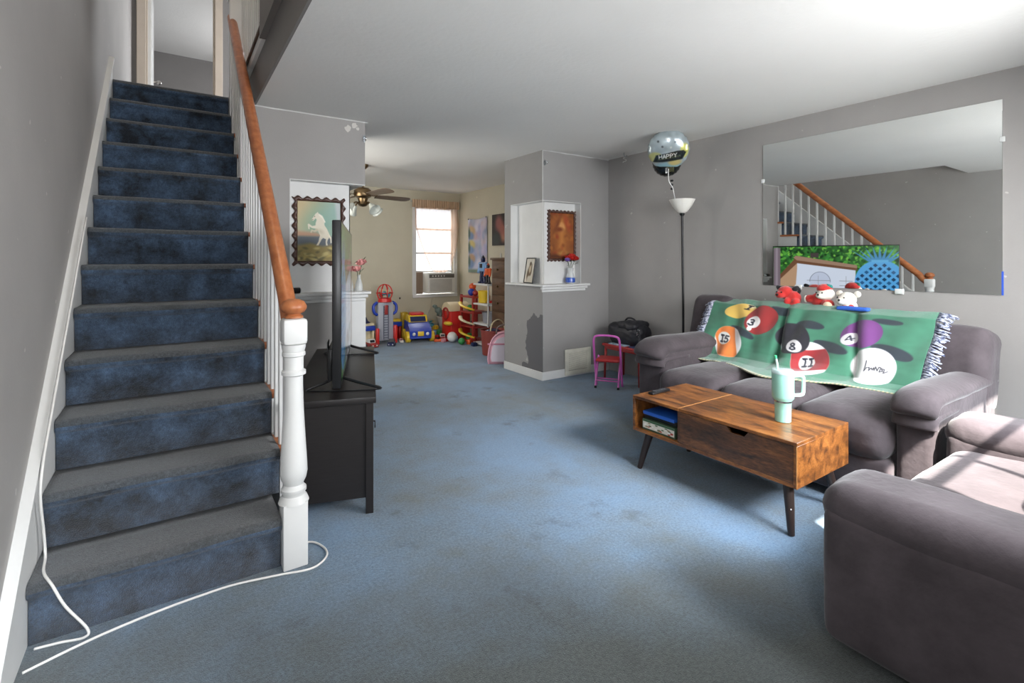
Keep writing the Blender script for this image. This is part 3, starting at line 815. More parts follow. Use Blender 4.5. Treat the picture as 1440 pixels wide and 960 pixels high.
hd = Vector((.80, -.60, 0))
c_ = Vector(tc_)
pts = [c_ + hd * .048 + Vector((0, 0, .225)), c_ + hd * .085 + Vector((0, 0, .226)), c_ + hd * .098 + Vector((0, 0, .212)), c_ + hd * .098 + Vector((0, 0, .15)), c_ + hd * .088 + Vector((0, 0, .132)), c_ + hd * .047 + Vector((0, 0, .130))]
obj('handle', tube(B(), smooth_path(pts, 5), .009, 12), PALE, tm)
obj('straw', tube(B(), [c_ + Vector((-.028, .012, .25)), c_ + Vector((-.030, .013, .285)), c_ + Vector((-.036, .016, .315))], .0055, 10), PALE, tm)
obj('straw_tip', tube(B(), [c_ + Vector((-.036, .016, .312)), c_ + Vector((-.039, .017, .328))], .0062, 10), mat('green_silicone', (70, 190, 130), .5), tm)

# ------------------------------------------------------------------ sofa along the mirror wall
def suede(name, col):
    m, nt, b = new_mat(name); N, L = nt.nodes, nt.links
    g = N.new('ShaderNodeTexCoord')
    n = N.new('ShaderNodeTexNoise'); n.inputs['Scale'].default_value = 7; n.inputs['Detail'].default_value = 6; n.inputs['Roughness'].default_value = .65; L.new(g.outputs['Object'], n.inputs['Vector'])
    r = N.new('ShaderNodeValToRGB'); c = lin(col); r.color_ramp.elements[0].position = .32; r.color_ramp.elements[1].position = .68
    r.color_ramp.elements[0].color = (*[x * .78 for x in c], 1); r.color_ramp.elements[1].color = (*[x * 1.25 for x in c], 1)
    L.new(n.outputs['Fac'], r.inputs['Fac']); L.new(r.outputs['Color'], b.inputs['Base Color'])
    b.inputs['Roughness'].default_value = .85; b.inputs['Specular IOR Level'].default_value = .2
    b.inputs['Sheen Weight'].default_value = .22; b.inputs['Sheen Roughness'].default_value = .4
    n2 = N.new('ShaderNodeTexNoise'); n2.inputs['Scale'].default_value = 34; n2.inputs['Detail'].default_value = 5; L.new(g.outputs['Object'], n2.inputs['Vector'])
    bp = N.new('ShaderNodeBump'); bp.inputs['Strength'].default_value = .25; bp.inputs['Distance'].default_value = .01; L.new(n2.outputs['Fac'], bp.inputs['Height']); L.new(bp.outputs['Normal'], b.inputs['Normal'])
    return m
SUEDE = suede('grey_suede', (74, 67, 70))
DARKFELT = mat('dark_base_cloth', (24, 22, 22), .9)
so = thing('sofa', 'long grey suede three-seat reclining sofa under the wall mirror', 'sofa', (3.38, 1.66, 0))
YS = [.945, 1.395, 1.85, 2.315]
obj('base', bx(2.90, 3.90, .80, 2.55, .03, .30, .02), SUEDE, so)
obj('plinth', bx(2.96, 3.86, .84, 2.51, 0, .05), DARKFELT, so)
for i in range(3):
    ya, yb = YS[i], YS[i + 1]
    obj('seat_cushion', cushion(2.78, 3.56, ya + .003, yb - .003, .25, .455, .075, (.012, 0, .028), 10, .008, 3 + i), SUEDE, so, True)
    obj('footrest_panel', cushion(2.81, 2.92, ya + .004, yb - .004, .035, .262, .03, (.012, 0, 0), 7, .004, 8 + i), SUEDE, so, True)
    t = cushion(-.15, .13, max(ya + .002, 1.10), yb - .002, 0, .50, .10, (.015, 0, .010), 10, .009, 14 + i)
    t.transform(Matrix.Translation((3.735, 0, .35)) @ Matrix.Rotation(R(15), 4, 'Y'))
    obj('back_cushion', t, SUEDE, so, True)
obj('back_frame', cushion(3.72, 3.97, .86, 2.55, .05, .78, .07, (0, 0, 0), 8, .004, 30), SUEDE, so, True)
# outer ends of the back
for ya, yb, hh, s in ((.775, 1.06, .455, 21), (2.31, 2.665, .535, 22)):
    t = cushion(-.15, .13, ya, yb, 0, hh, .065, (.02, 0, .01), 8, .008, s)
    t.transform(Matrix.Translation((3.70, 0, .385)) @ Matrix.Rotation(R(14), 4, 'Y'))
    obj('back_wing', t, SUEDE, so, True)
def arm(root, x_front, x_back, ya, yb, ztop, s, yo=0.0):
    a = obj('arm', cushion(x_front + .015, x_back, ya, yb, .03, ztop - .06, .035, (.008, .006, 0), 9, .004, s), SUEDE, root, True)
    yc, hw = (ya + yb) / 2 + yo, (yb - ya) / 2 + .014
    pts = smooth_path([(x_back, yc, ztop - .075), (x_back - .30, yc, ztop - .062), (x_front + .28, yc, ztop - .052), (x_front + .10, yc, ztop - .052), (x_front + .02, yc, ztop - .075), (x_front - .012, yc, ztop - .125)], 6)
    n = len(pts); rr = [hw] * (n - 3) + [hw * .97, hw * .9, hw * .72]
    bm = tube(B(), pts, rr, 22, sq=.52, up=(-.3, 0, 1))
    for v in bm.verts: v.co += noise.noise_vector(v.co * 6 + Vector((s, 0, 0))) * .007
    obj('arm_pad', bm, SUEDE, a, True)
    pts = smooth_path([(x_front + .30, yc, ztop - .125), (x_front + .06, yc, ztop - .128), (x_front + .012, yc, ztop - .145), (x_front + .004, yc, ztop - .18)], 5)
    bm = tube(B(), pts, [hw * .95] * (len(pts) - 1) + [hw * .7], 20, sq=.36, up=(-.3, 0, 1))
    obj('arm_roll', bm, SUEDE, a, True)
    return a
arm(so, 2.84, 3.80, .785, .945, .627, 41, .0)
arm(so, 2.86, 3.80, 2.315, 2.56, .64, 43)

# ------------------------------------------------------------------ wide armchair by the window (near, right)
ac = thing('recliner_chair', 'wide grey suede armchair in the foreground with its back to the window', 'armchair', (2.39, .27, 0))
obj('plinth', bx(1.80, 3.02, -.14, .60, 0, .07), DARKFELT, ac)
obj('base', bx(1.90, 2.90, -.10, .62, .06, .24, .015), SUEDE, ac)
obj('seat_cushion', cushion(1.955, 2.815, .0, .715, .22, .425, .07, (0, .012, .02), 12, .006, 51), SUEDE, ac, True)
obj('footrest_panel', cushion(1.96, 2.81, .60, .695, .05, .235, .03, (0, .01, 0), 8, .004, 52), SUEDE, ac, True)
t = cushion(1.955, 2.815, -.13, .13, 0, .60, .10, (0, .03, .02), 12, .008, 53)
t.transform(Matrix.Translation((0, -.02, .38)) @ Matrix.Rotation(R(8), 4, 'X')); obj('back_cushion', t, SUEDE, ac, True)
obj('back_frame', cushion(1.80, 2.98, -.22, -.06, .05, .86, .06, (0, 0, 0), 8, .004, 54), SUEDE, ac, True)
def arm2(xa, xb, s):
    # wrapped side panel and a thick pillow top that rolls over the front
    a = obj('arm', cushion(xa - .006, xb - .012, -.16, .748, .05, .46, .035, (.006, .008, 0), 12, .003, s, 4), SUEDE, ac, True)
    obj('arm_pad', cushion(xa - .006, xb + .004, -.16, .758, .385, .532, .07, (.004, .010, .012), 14, .007, s + 3, 4.5), SUEDE, a, True)
    return a
arm2(1.680, 1.955, 61); arm2(2.825, 3.10, 62)
# ------------------------------------------------------------------ throw with billiard balls over the sofa back
def blanket_pos(U, V):
    """throw over the sofa back: u along the sofa (left as seen), v from behind the top edge down to the seat"""
    pv = np.array([0, .08, .16, .26, .40, .55, .70, .82, .90, 1.0])
    px = np.array([3.90, 3.83, 3.74, 3.655, 3.60, 3.545, 3.49, 3.44, 3.38, 3.30])
    pz = np.array([.862, .898, .907, .875, .785, .69, .585, .505, .482, .480])
    X = np.interp(V, pv, px); Z = np.interp(V, pv, pz)
    for _ in range(1): pass
    Y = 2.42 - U * 1.40
    # the middle of the lower edge slides forward over the seats
    slide = np.exp(-((U - .50) / .17)**2) * np.clip((V - .75) / .25, 0, 1)**1.2
    X = X - .24 * slide; Z = Z + .012 * slide
    # left side hangs a little further forward
    X = X - .05 * np.clip(1 - U * 4, 0, 1) * V
    # valleys between the back cushions and cloth folds
    for c, w, d in ((.405, .017, .050), (.735, .016, .045)):
        g = np.exp(-((U - c - .05 * (V - .5)) / w)**2); k = d * np.clip(V * 3 - .3, 0, 1) * np.clip((1.0 - V) * 5, 0, 1)
        X = X + k * g - .35 * k * np.exp(-((U - c - .045 - .05 * (V - .5)) / (w * 1.6))**2)
    f = .012 * np.sin(U * 46 + V * 5) * np.exp(-((U - .47) / .10)**2) + .009 * np.sin(U * 60 - V * 9) * np.exp(-((U - .20) / .12)**2) + .007 * np.sin(U * 38 + V * 11) + .006 * np.sin(U * 17 + 14 * V * U + 2)
    X = X - f * np.clip(V * 2.5, 0, 1); Z = Z + .4 * f
    return X, Y + .01 * np.sin(V * 6 + U * 9), Z
def blanket_col(U, V):
    s = Canvas(U, V, 1.0, (62, 116, 92)); s.noise(9, .035, 4)
    def frame(c, l, r, t, b):
        A = np.array([[(r[0] - l[0]) / 2, (b[0] - t[0]) / 2], [(r[1] - l[1]) / 2, (b[1] - t[1]) / 2]]); Ai = np.linalg.inv(A)
        dx, dy = U - c[0], V - c[1]
        return Ai[0, 0] * dx + Ai[0, 1] * dy, Ai[1, 0] * dx + Ai[1, 1] * dy
    def disc(p, q, x, y, rx, ry, col, w=.05):
        d = np.hypot((p - x) / rx, (q - y) / ry) - 1; m = np.clip(.5 - d * min(rx, ry) / w, 0, 1); s.mix(m, col); return m
    def strokes(p, q, txt, x, y, h, th, rot=0.0):
        t = Canvas(U, V, 1.0, (0, 0, 0)); t.x, t.y = p, q
        sv = s.x, s.y; s.x, s.y = p, q
        text(s, txt, x, y, h, th, (24, 26, 40), rot, .05, .8); s.x, s.y = sv
    def shade(a, b, w):
        # long dark teal shadow woven beside each ball
        a, b = np.array(a), np.array(b); d = b - a; L = np.hypot(*d); e = d / L
        t = ((U - a[0]) * e[0] + (V - a[1]) * e[1]) / L; n = -(U - a[0]) * e[1] + (V - a[1]) * e[0]
        wid = w * np.sqrt(np.clip(1 - (2 * t - 1)**2, 0, 1)); s.mix(np.clip(.5 - (np.abs(n) - wid) / .012, 0, 1) * (t > 0) * (t < 1), (46, 54, 62))
    for a, b, w in (((.13, .50), (.27, .62), .030), ((.47, .40), (.607, .425), .040), ((.575, .555), (.712, .64), .042), ((.80, .53), (.955, .62), .045), ((.79, .31), (.90, .32), .025), ((.325, .25), (.42, .345), .035)): shade(a, b, w)
    # yellow
    p, q = frame((.163, .33), (.08, .35), (.245, .30), (.158, .25), (.168, .41)); m = disc(p, q, 0, 0, 1, 1, (222, 184, 92)); s.mix(m * np.clip((p - .25) * 2, 0, 1) * np.clip((-q - .1) * 3, 0, 1), (236, 222, 190))
    strokes(p, q, '1', .48, -.72, .55, .13, .5)
    # striped orange
    p, q = frame((.145, .68), (.065, .695), (.222, .66), (.118, .517), (.180, .847)); m = disc(p, q, 0, 0, 1, 1, (226, 222, 222)); s.mix(m * np.clip(.5 - (np.abs(p * .8 - q * .12 + .12) - .56) / .06, 0, 1), (218, 122, 58))
    disc(p, q, -.30, -.25, .44, .40, (226, 224, 220)); strokes(p, q, '15', -.50, -.48, .40, .09, .25)
    # red 3
    p, q = frame((.285, .415), (.200, .435), (.365, .385), (.285, .262), (.300, .567)); disc(p, q, 0, 0, 1, 1, (150, 46, 46)); disc(p, q, -.42, .12, .42, .42, (232, 228, 226)); strokes(p, q, '3', -.62, -.10, .42, .10, .35); disc(p, q, -.62, .58, .13, .17, (232, 228, 226))
    # eleven
    p, q = frame((.577, .735), (.500, .765), (.655, .715), (.560, .577), (.600, .893)); m = disc(p, q, 0, 0, 1, 1, (232, 228, 228)); s.mix(m * np.clip(.5 - (np.abs(q + .06 * p) - .58) / .05, 0, 1), (158, 44, 48))
    disc(p, q, -.22, .12, .42, .40, (234, 230, 228)); strokes(p, q, '11', -.48, -.10, .42, .09, -.02)
    # eight
    p, q = frame((.472, .557), (.388, .587), (.552, .523), (.445, .407), (.500, .705)); disc(p, q, 0, 0, 1, 1, (38, 36, 44)); disc(p, q, .12, .55, .40, .38, (232, 228, 230)); strokes(p, q, '8', -.02, .36, .40, .08, .2); disc(p, q, -.74, .52, .15, .20, (232, 228, 230))
    # purple four
    p, q = frame((.755, .445), (.68, .47), (.835, .39), (.745, .32), (.755, .575)); disc(p, q, 0, 0, 1, 1, (108, 58, 118)); disc(p, q, -.56, .32, .40, .42, (232, 228, 230)); strokes(p, q, '4', -.74, .12, .40, .07, -.15)
    # cue ball with a scribbled signature
    p, q = frame((.820, .722), (.728, .753), (.905, .69), (.803, .565), (.845, .893)); disc(p, q, 0, 0, 1, 1, (230, 226, 226))
    sig = [(-.20, -.40), (-.30, .12), (-.20, -.05), (-.10, -.06), (-.12, .12), (-.02, -.02), (.02, .10), (.08, -.02), (.10, .12), (.16, -.06), (.22, .14), (.30, -.04), (.38, .00), (.30, .20), (.44, .16), (.40, .04), (.52, .08), (.46, .26), (.64, .18)]
    sv = s.x, s.y; s.x, s.y = p, q; s.line(sig, .045, (36, 36, 44), .04); s.x, s.y = sv
    # light hem along the lower edge
    s.mix(np.clip((V - .975) / .01, 0, 1) * (.55 + .45 * (np.sin(U * 420) > 0)), (186, 172, 140))
    return s.c
BLM = paint_mat('woven_throw', .9, sheen=.3, bump=.35, bscale=420)
bt = thing('throw_blanket', 'green fringed throw blanket patterned with numbered billiard balls, draped over the sofa back', 'blanket', (3.55, 1.72, .47))
me = painted(420, 230, lambda U, V: blanket_pos(U, V), blanket_col)
o = obj('woven_cloth', me, BLM, bt, True)
md = o.modifiers.new('thick', 'SOLIDIFY'); md.thickness = .008; md.offset = 0
FR = mat('blue_white_fringe', (200, 204, 216), .9, col2=(60, 70, 104), vscale=60)
for side, du in ((0.0, 1), (1.0, -1)):
    bm = B(); rs = random.Random(int(side) + 5)
    for i in range(96):
        v = .06 + .92 * i / 95
        x, y, z = [float(np.asarray(a)) for a in blanket_pos(np.array(side), np.array(v))]
        l = .055 + .02 * rs.random(); q = [Vector((x, y, z))]
        dv = Vector((-.012 + .01 * rs.random(), du * l, -.012 - .02 * rs.random()))
        n = Vector((-.012, 0, .006))
        q += [q[0] + dv * .5 + n * .7 + Vector((0, 0, .006 * rs.uniform(-1, 1))), q[0] + dv + Vector((rs.uniform(-1, 1) * .004, 0, rs.uniform(-1, 1) * .012))]
        tube(bm, q, [.0042, .0045, .0035], 5)
    obj('fringe', bm, FR, bt, True)

# ------------------------------------------------------------------ soft toys on the sofa back
def plush(bm_list, m, name, parent, vox=.006):
    bm = B()
    for c, r, *rot in bm_list: ball(bm, c, r, 14, Matrix.Rotation(rot[0], 3, rot[1]) if rot else None)
    o = obj(name, bm, m, parent, True)
    md = o.modifiers.new('fuse', 'REMESH'); md.mode = 'VOXEL'; md.voxel_size = vox; md.use_smooth_shade = True
    sm = o.modifiers.new('soft', 'SMOOTH'); sm.iterations = 4
    return o
REDP = mat('red_plush', (196, 44, 40), .95, sheen=.5, bump=.4, bscale=200)
WHP = mat('white_plush', (232, 226, 214), .95, sheen=.5, bump=.4, bscale=200)
BLKP = mat('black_plush', (30, 28, 32), .9, sheen=.3)
EYE = mat('bead_eye', (18, 16, 16), .2)
def P3(y, dx, z): return (3.80 + dx, y, z)
y = 1.93; zt = .895
t = thing('plush_toy', 'red plush dog with black ears, leftmost of the soft toys on the sofa back', 'soft toy', (3.80, y, zt))
plush([(P3(y + .005, -.015, zt + .085), (.052, .056, .05)), (P3(y + .02, -.06, zt + .070), (.032, .036, .028)), (P3(y - .055, -.01, zt + .045), (.05, .05, .055)), (P3(y - .085, -.045, zt + .02), (.034, .028, .03)), (P3(y - .03, -.055, zt + .022), (.03, .024, .03)), (P3(y - .07, -.05, zt - .0), (.028, .026, .02))], REDP, 'body', t)
for s_, yy in ((1, .055), (-1, -.06)):
    bm = B(); ball(bm, P3(y + yy, .0, zt + .115), (.02, .03, .018), 12, Matrix.Rotation(s_ * .6, 3, 'X')); obj('ear', bm, BLKP, t, True)
for dy in (.035, .0): obj('eye', ball(B(), P3(y + dy, -.082, zt + .09), .006, 8), EYE, t, True)
obj('nose', ball(B(), P3(y + .026, -.093, zt + .072), .009, 8), EYE, t, True)
obj('tail', tube(B(), [P3(y - .075, .0, zt + .07), P3(y - .09, .0, zt + .10), P3(y - .085, .01, zt + .12)], [.014, .011, .006], 8), BLKP, t, True)
y = 1.655
t = thing('plush_bear', 'white plush bear in red suit and teal-topped hat, beside the red plush dog', 'soft toy', (3.80, y, zt - .01))
plush([(P3(y, -.02, zt + .09), (.05, .058, .046)), (P3(y + .015, -.062, zt + .078), (.028, .03, .022))], WHP, 'head', t)
plush([(P3(y + .045, .0, zt + .045), (.05, .062, .055)), (P3(y - .02, -.03, zt + .02), (.04, .04, .035)), (P3(y + .10, -.02, zt + .05), (.03, .04, .03))], REDP, 'suit', t)
obj('hat', lathe(B(), [(.050, 0), (.048, .018), (.036, .034), (.018, .044), (0, .046)], P3(y + .01, -.012, zt + .115), 20), REDP, t, True)
bm = B()
for i in range(7): ball(bm, P3(y - .03 + .011 * i, -.012 - .006 * (i % 2), zt + .142 + .006 * math.sin(i)), (.016, .012, .014), 8)
obj('hat_trim', bm, mat('teal_plush', (32, 120, 112), .9, sheen=.3), t, True)
obj('cuff', ball(B(), P3(y + .128, -.024, zt + .048), (.02, .012, .026), 12), WHP, t, True)
bm = ball(B(), P3(y - .03, -.062, zt + .014), (.014, .03, .026), 12); obj('belly_patch', bm, mat('cream_plush', (226, 206, 176), .95, sheen=.4), t, True)
for dy in (.034, -.004): obj('eye', ball(B(), P3(y + dy, -.080, zt + .10), .0055, 8), EYE, t, True)
obj('nose', ball(B(), P3(y + .018, -.090, zt + .086), .007, 8), EYE, t, True)
y = 1.52
t = thing('plush_bear', 'plain white plush bear with red bow, rightmost soft toy on the sofa back', 'soft toy', (3.80, y, zt - .02))
plush([(P3(y, -.02, zt + .062), (.048, .058, .05)), (P3(y + .02, -.062, zt + .05), (.028, .03, .024)), (P3(y - .01, -.01, zt + .01), (.045, .05, .045))], WHP, 'body', t)
for dy in (.05, -.058): obj('ear', ball(B(), P3(y + dy, -.01, zt + .098), (.012, .022, .022), 12), WHP, t, True)
for dy in (.036, -.004): obj('eye', ball(B(), P3(y + dy, -.078, zt + .074), .0055, 8), EYE, t, True)
obj('nose', ball(B(), P3(y + .022, -.089, zt + .058), .007, 8), EYE, t, True)
bm = B(); ball(bm, P3(y + .0, -.045, zt + .012), (.012, .03, .014), 10); ball(bm, P3(y - .035, -.045, zt + .012), (.012, .02, .018), 10); obj('bow', bm, REDP, t, True)
bm = cushion(3.66, 3.72, 1.36, 1.54, .893, .915, .008, (0, 0, .004), 5, .005, 9)
single('folded_cloth', bm, mat('bright_blue_cloth', (48, 96, 190), .85), 'small bright blue cloth tucked by the white bears on the sofa back', 'cloth', smooth=True)

# ------------------------------------------------------------------ wall mirror with its clips
MIR, nt, b_ = new_mat('silvered_glass'); b_.inputs['Base Color'].default_value = (.86, .88, .87, 1); b_.inputs['Metallic'].default_value = 1; b_.inputs['Roughness'].default_value = .008
mr = thing('wall_mirror', 'large frameless rectangular mirror on the grey wall above the sofa', 'mirror', (XW - .003, 1.52, 1.017))
MYA, MYB, MZ0, MZ1 = .800, 2.232, 1.017, 2.165
obj('glass', bx(XW - .007, XW - .001, MYA, MYB, MZ0, MZ1, .001, 1), MIR, mr, False)
CLIP = mat('clear_clip', (216, 218, 216), .25)
for yy, zz, v in ((1.95, MZ0, 1), (1.30, MZ0, 1)): obj('clip', bx(XW - .016, XW - .0005, yy - .025, yy + .025, zz - .022, zz + .014, .004), CLIP, mr)
for yy, zz in ((MYB, 1.87), (MYA, 1.93)): obj('clip', bx(XW - .014, XW - .0005, yy - .012, yy + .012, zz - .016, zz + .016, .004), CLIP, mr)
obj('edge_tape', bx(XW - .0075, XW - .0005, MYA - .004, MYA + .004, MZ0, MZ0 + .14), mat('blue_tape', (44, 84, 190), .5), mr)

# ------------------------------------------------------------------ torchiere lamp
lp = thing('floor_lamp', 'tall thin dark floor lamp with a white upturned bowl shade in the corner', 'floor lamp', (3.82, 2.86, 0))
obj('base', lathe(B(), [(.12, 0), (.12, .012), (.10, .022), (.03, .03), (.012, .04), (0, .04)], (3.82, 2.86, 0), 32), BLACKMETAL, lp)
obj('pole', tube(B(), [(3.82, 2.86, .03), (3.815, 2.862, .85), (3.80, 2.862, 1.635)], .0105, 12), BLACKMETAL, lp)
obj('collar', lathe(B(), [(.012, 0), (.022, .012), (.022, .03), (.03, .038), (0, .038)], (3.80, 2.862, 1.62), 20), BLACKMETAL, lp)
obj('bowl_shade', lathe(B(), [(.028, 0), (.045, .012), (.085, .065), (.112, .118), (.114, .122), (.109, .120), (.08, .068), (.04, .018), (0, .012)], (3.80, 2.862, 1.645), 36), mat('white_lamp_plastic', (232, 230, 222), .4), lp)

# ------------------------------------------------------------------ balloons
def unit(v): return Vector(v).normalized()
def foil(name, c, r, flat, facing, m, colf, parent, crink=.006, nu=220, nv=110):
    """foil balloon: two bulged discs with a crinkled seam; painted on its front"""
    n = unit(facing); rt = n.cross(Vector((0, 0, 1))).normalized() * -1; up = n.cross(rt) * -1
    up = rt.cross(n).normalized() * -1
    if up.z < 0: up = -up
    co, fc, lc = [], [], []
    for j in range(nv + 1):
        a = PI * j / nv
        for i in range(nu):
            t = 2 * PI * i / nu
            d = math.sin(a); h = math.cos(a)
            rr = r * d * (1 + crink * 2.0 * math.cos(t * 22) * d**8)
            th = flat * (abs(h)**.75) * (1 if h > 0 else -1)
            x, y = rr * math.cos(t), rr * math.sin(t)
            co.append(tuple(Vector(c) + rt * x + up * y + n * th)); lc.append((x / r, y / r, h))
    for j in range(nv):
        for i in range(nu):
            k = (i + 1) % nu; fc.append((j * nu + i, j * nu + k, (j + 1) * nu + k, (j + 1) * nu + i))
    me = bpy.data.meshes.new(name); me.from_pydata(co, [], fc)
    L = np.array(lc); col = linA(colf(L[:, 0], L[:, 1], L[:, 2]))
    at = me.color_attributes.new('pattern', 'FLOAT_COLOR', 'POINT')
    at.data.foreach_set('color', np.concatenate([col, np.ones((len(col), 1))], 1).astype(np.float32).ravel())
    bmx = B(); bmx.from_mesh(me); bmesh.ops.remove_doubles(bmx, verts=bmx.verts, dist=1e-6); bmesh.ops.recalc_face_normals(bmx, faces=bmx.faces); bmx.to_mesh(me); bmx.free()
    return obj(name, me, m, parent, True)
FOILM = paint_mat('printed_foil', .22, metal=.35, coat=.5)
bc = Vector((3.62, 2.87, 2.20))
def silver(x, y, h):
    s = Canvas(x, y, 1.0, (168, 180, 184)); s.x, s.y = x, -y
    s.noise(1.2, .10, 8)
    f = (h > 0)
    s.ell(-.62, .28, .34, .26, (190, 190, 130), .08); s.ell(.74, .0, .2, .34, (206, 206, 120), .08); s.ell(.0, .78, .6, .22, (150, 190, 200), .1); s.ell(.3, .55, .3, .18, (206, 190, 130), .1)
    s.poly([(-.74, .54), (-.60, .17), (-.2, .10), (.4, -.02), (.70, -.02), (.82, .10), (.66, .42), (.2, .48), (-.3, .53)], (40, 46, 46), .05)
    text(s, 'HAPPY', -.46, .17, .19, .034, (236, 238, 232), -.10, .02, .92)
    for k in range(9): s.line([(-.5 + k * .12, .42 - k * .018), (-.44 + k * .12, .34 - k * .018), (-.42 + k * .12, .41 - k * .018)], .018, (120, 124, 90), .02)
    for k, (a, b) in enumerate(((-.5, -.5), (-.1, -.62), (.3, -.45), (.1, -.2), (-.3, -.25))): s.ell(a, b, .05, .05, [(90, 96, 100), (210, 214, 210)][k % 2], .04)
    return s.c
bl = thing('foil_balloon', 'silver foil balloon reading HAPPY floating against the ceiling', 'balloon', tuple(bc))
toc = unit((-bc.x, -bc.y, -.55 * 4.6 + .4)); toc = unit((-.66, -.57, -.42))
foil('foil_skin', bc, .178, .085, toc, FOILM, silver, bl)
obj('tail_tab', bx(bc.x - .03, bc.x - .02, bc.y - .01, bc.y + .01, bc.z - .215, bc.z - .165, .002), STEEL, bl)
bd = Vector((3.68, 2.935, 2.10))
dk = thing('foil_balloon', 'black foil balloon hanging just below and behind the silver one', 'balloon', tuple(bd))
def black(x, y, h):
    s = Canvas(x, y, 1.0, (24, 28, 28)); s.x, s.y = x, -y
    for k in range(5): s.line([(.0 + k * .1, .1), (.05 + k * .1, .7)], .03, (150, 144, 90), .03)
    return s.c
foil('foil_skin', bd, .125, .09, unit((-.74, -.62, -.1)), FOILM, black, dk)
pts = smooth_path([(3.585, 2.84, 2.02), (3.60, 2.85, 1.92), (3.64, 2.84, 1.86), (3.66, 2.84, 1.80), (3.70, 2.86, 1.76), (3.73, 2.862, 1.70), (3.789, 2.862, 1.655)], 5)
single('balloon_ribbon', tube(B(), pts, .0035, 6), mat('silver_ribbon', (206, 206, 204), .3), 'thin pale ribbon running from the balloons down to the floor lamp bowl', 'ribbon')
bm = B()
for i in range(3): ball(bm, (3.655 + .006 * i, 2.86 + .004 * i, 1.925 - .035 * i), (.012, .016, .010), 8)
single('balloon_weight_tail', bm, BLACKPL, 'crumpled dark and silver tail end hanging under the black balloon', 'balloon tail', smooth=True)

# ------------------------------------------------------------------ corner: child's chair, table, bag, floor return vent
PINK = mat('pink_tube', (196, 96, 176), .35, spec=.6)
REDV = mat('red_vinyl', (166, 40, 40), .45)
kc = thing('kids_folding_chair', 'small pink tubular folding chair with a red seat facing the corner', 'chair', (0, 0, 0))
# built facing +Y, back legs at y = 0
def kx(x): return x
bm = tube(B(), smooth_path([(-.125, .10, .0), (-.125, .04, .20), (-.125, -.03, .41), (-.118, -.045, .475), (-.09, -.05, .50), (0, -.052, .508), (.09, -.05, .50), (.118, -.045, .475), (.125, -.03, .41), (.125, .04, .20), (.125, .10, .0)], 4), .0105, 10)
for v in bm.verts: v.co.y += 0
obj('back_frame', bm, PINK, kc, True)
bm = tube(B(), smooth_path([(-.108, -.03, 0), (-.108, .02, .12), (-.108, .10, .26), (-.104, .115, .285)], 4), .010, 10)
tube(bm, smooth_path([(.108, -.03, 0), (.108, .02, .12), (.108, .10, .26), (.104, .115, .285)], 4), .010, 10)
obj('rear_legs', bm, PINK, kc, True)
obj('cross_bar', tube(B(), [(-.108, -.012, .07), (.108, -.012, .07)], .007, 8), PINK, kc, True)
obj('cross_bar', tube(B(), [(-.125, .085, .07), (.125, .085, .07)], .007, 8), PINK, kc, True)
t = cushion(-.112, .112, -.01, .20, .245, .272, .012, (0, 0, .006), 6, .001, 3); obj('seat', t, REDV, kc, True)
for x in (-.108, .108):
    obj('foot_cap', lathe(B(), [(.0125, 0), (.0125, .02), (.0105, .022)], (x, -.03, 0), 10), BLACKPL, kc)
kc.location = (3.425, 3.425, 0); kc.rotation_euler = (0, 0, R(-56))
TB = (3.66, 3.985, 3.24, 3.74, .34, .365)
kt = thing('kids_table', 'small red table in the corner holding a black bag', 'table', (3.82, 3.49, 0))
REDM = mat('red_painted_metal', (150, 40, 38), .4)
obj('tabletop', bx(*TB, .008), REDV, kt)
obj('apron', bx(TB[0] + .02, TB[1] - .02, TB[2] + .02, TB[3] - .02, .31, .34, .004), REDM, kt)
for sx, x in ((-1, TB[0] + .03), (1, TB[1] - .03)):
    for sy, y in ((-1, TB[2] + .03), (1, TB[3] - .03)):
        obj('leg', tube(B(), [(x, y, .325), (x + sx * .006, y + sy * .012, 0)], [.013, .011], 10), REDM, kt, True)
bg = thing('black_bag', 'soft black nylon bag standing on the small red table', 'bag', (3.84, 3.52, .365))
NYL = mat('black_nylon', (30, 30, 36), .5, var=.2, vscale=20)
t = cushion(3.72, 3.97, 3.33, 3.74, .366, .575, .07, (.01, .01, .02), 10, .016, 77, 9); obj('body', t, NYL, bg, True)
obj('flap', cushion(3.715, 3.96, 3.36, 3.58, .52, .60, .035, (0, 0, .01), 8, .014, 79, 11), NYL, bg, True)
obj('strap', tube(B(), smooth_path([(3.76, 3.36, .55), (3.73, 3.30, .50), (3.70, 3.27, .42), (3.70, 3.29, .374)], 5), .011, 8, sq=.4), NYL, bg, True)
obj('handle', tube(B(), smooth_path([(3.84, 3.42, .575), (3.83, 3.46, .625), (3.83, 3.54, .63), (3.84, 3.60, .575)], 5), .009, 8), NYL, bg, True)
bm = B(); rs = random.Random(3)
for i in range(9): ball(bm, (3.742 + rs.uniform(-.01, .01), 3.325 + rs.uniform(-.02, .01), .50 + rs.uniform(-.03, .05)), .006, 6)
obj('metal_trim', bm, STEEL, bg, True)
single('magazine', bx(3.675, 3.80, 3.44, 3.66, .3655, .376, .002), mat('pale_blue_paper', (150, 170, 186), .5), 'pale blue magazine lying in front of the black bag on the red table', 'magazine')
single('notebook', bx(3.67, 3.78, 3.25, 3.38, .3655, .380, .002), mat('dark_blue_cover', (48, 58, 96), .5), 'dark blue notebook on the near corner of the red table', 'notebook')
single('small_tray', bx(3.69, 3.76, 3.665, 3.735, .3655, .372, .002), BLACKPL, 'small flat black case on the table edge left of the pale magazine', 'case')
vt = thing('vent_grille', 'white square return-air vent grille leaning on the pillar wall at floor level', 'vent', (3.56, 3.97, 0))
VM = mat('aged_white_enamel', (212, 210, 196), .45, var=.06, vscale=14)
x0, x1, z0, z1 = 3.37, 3.735, .015, .285
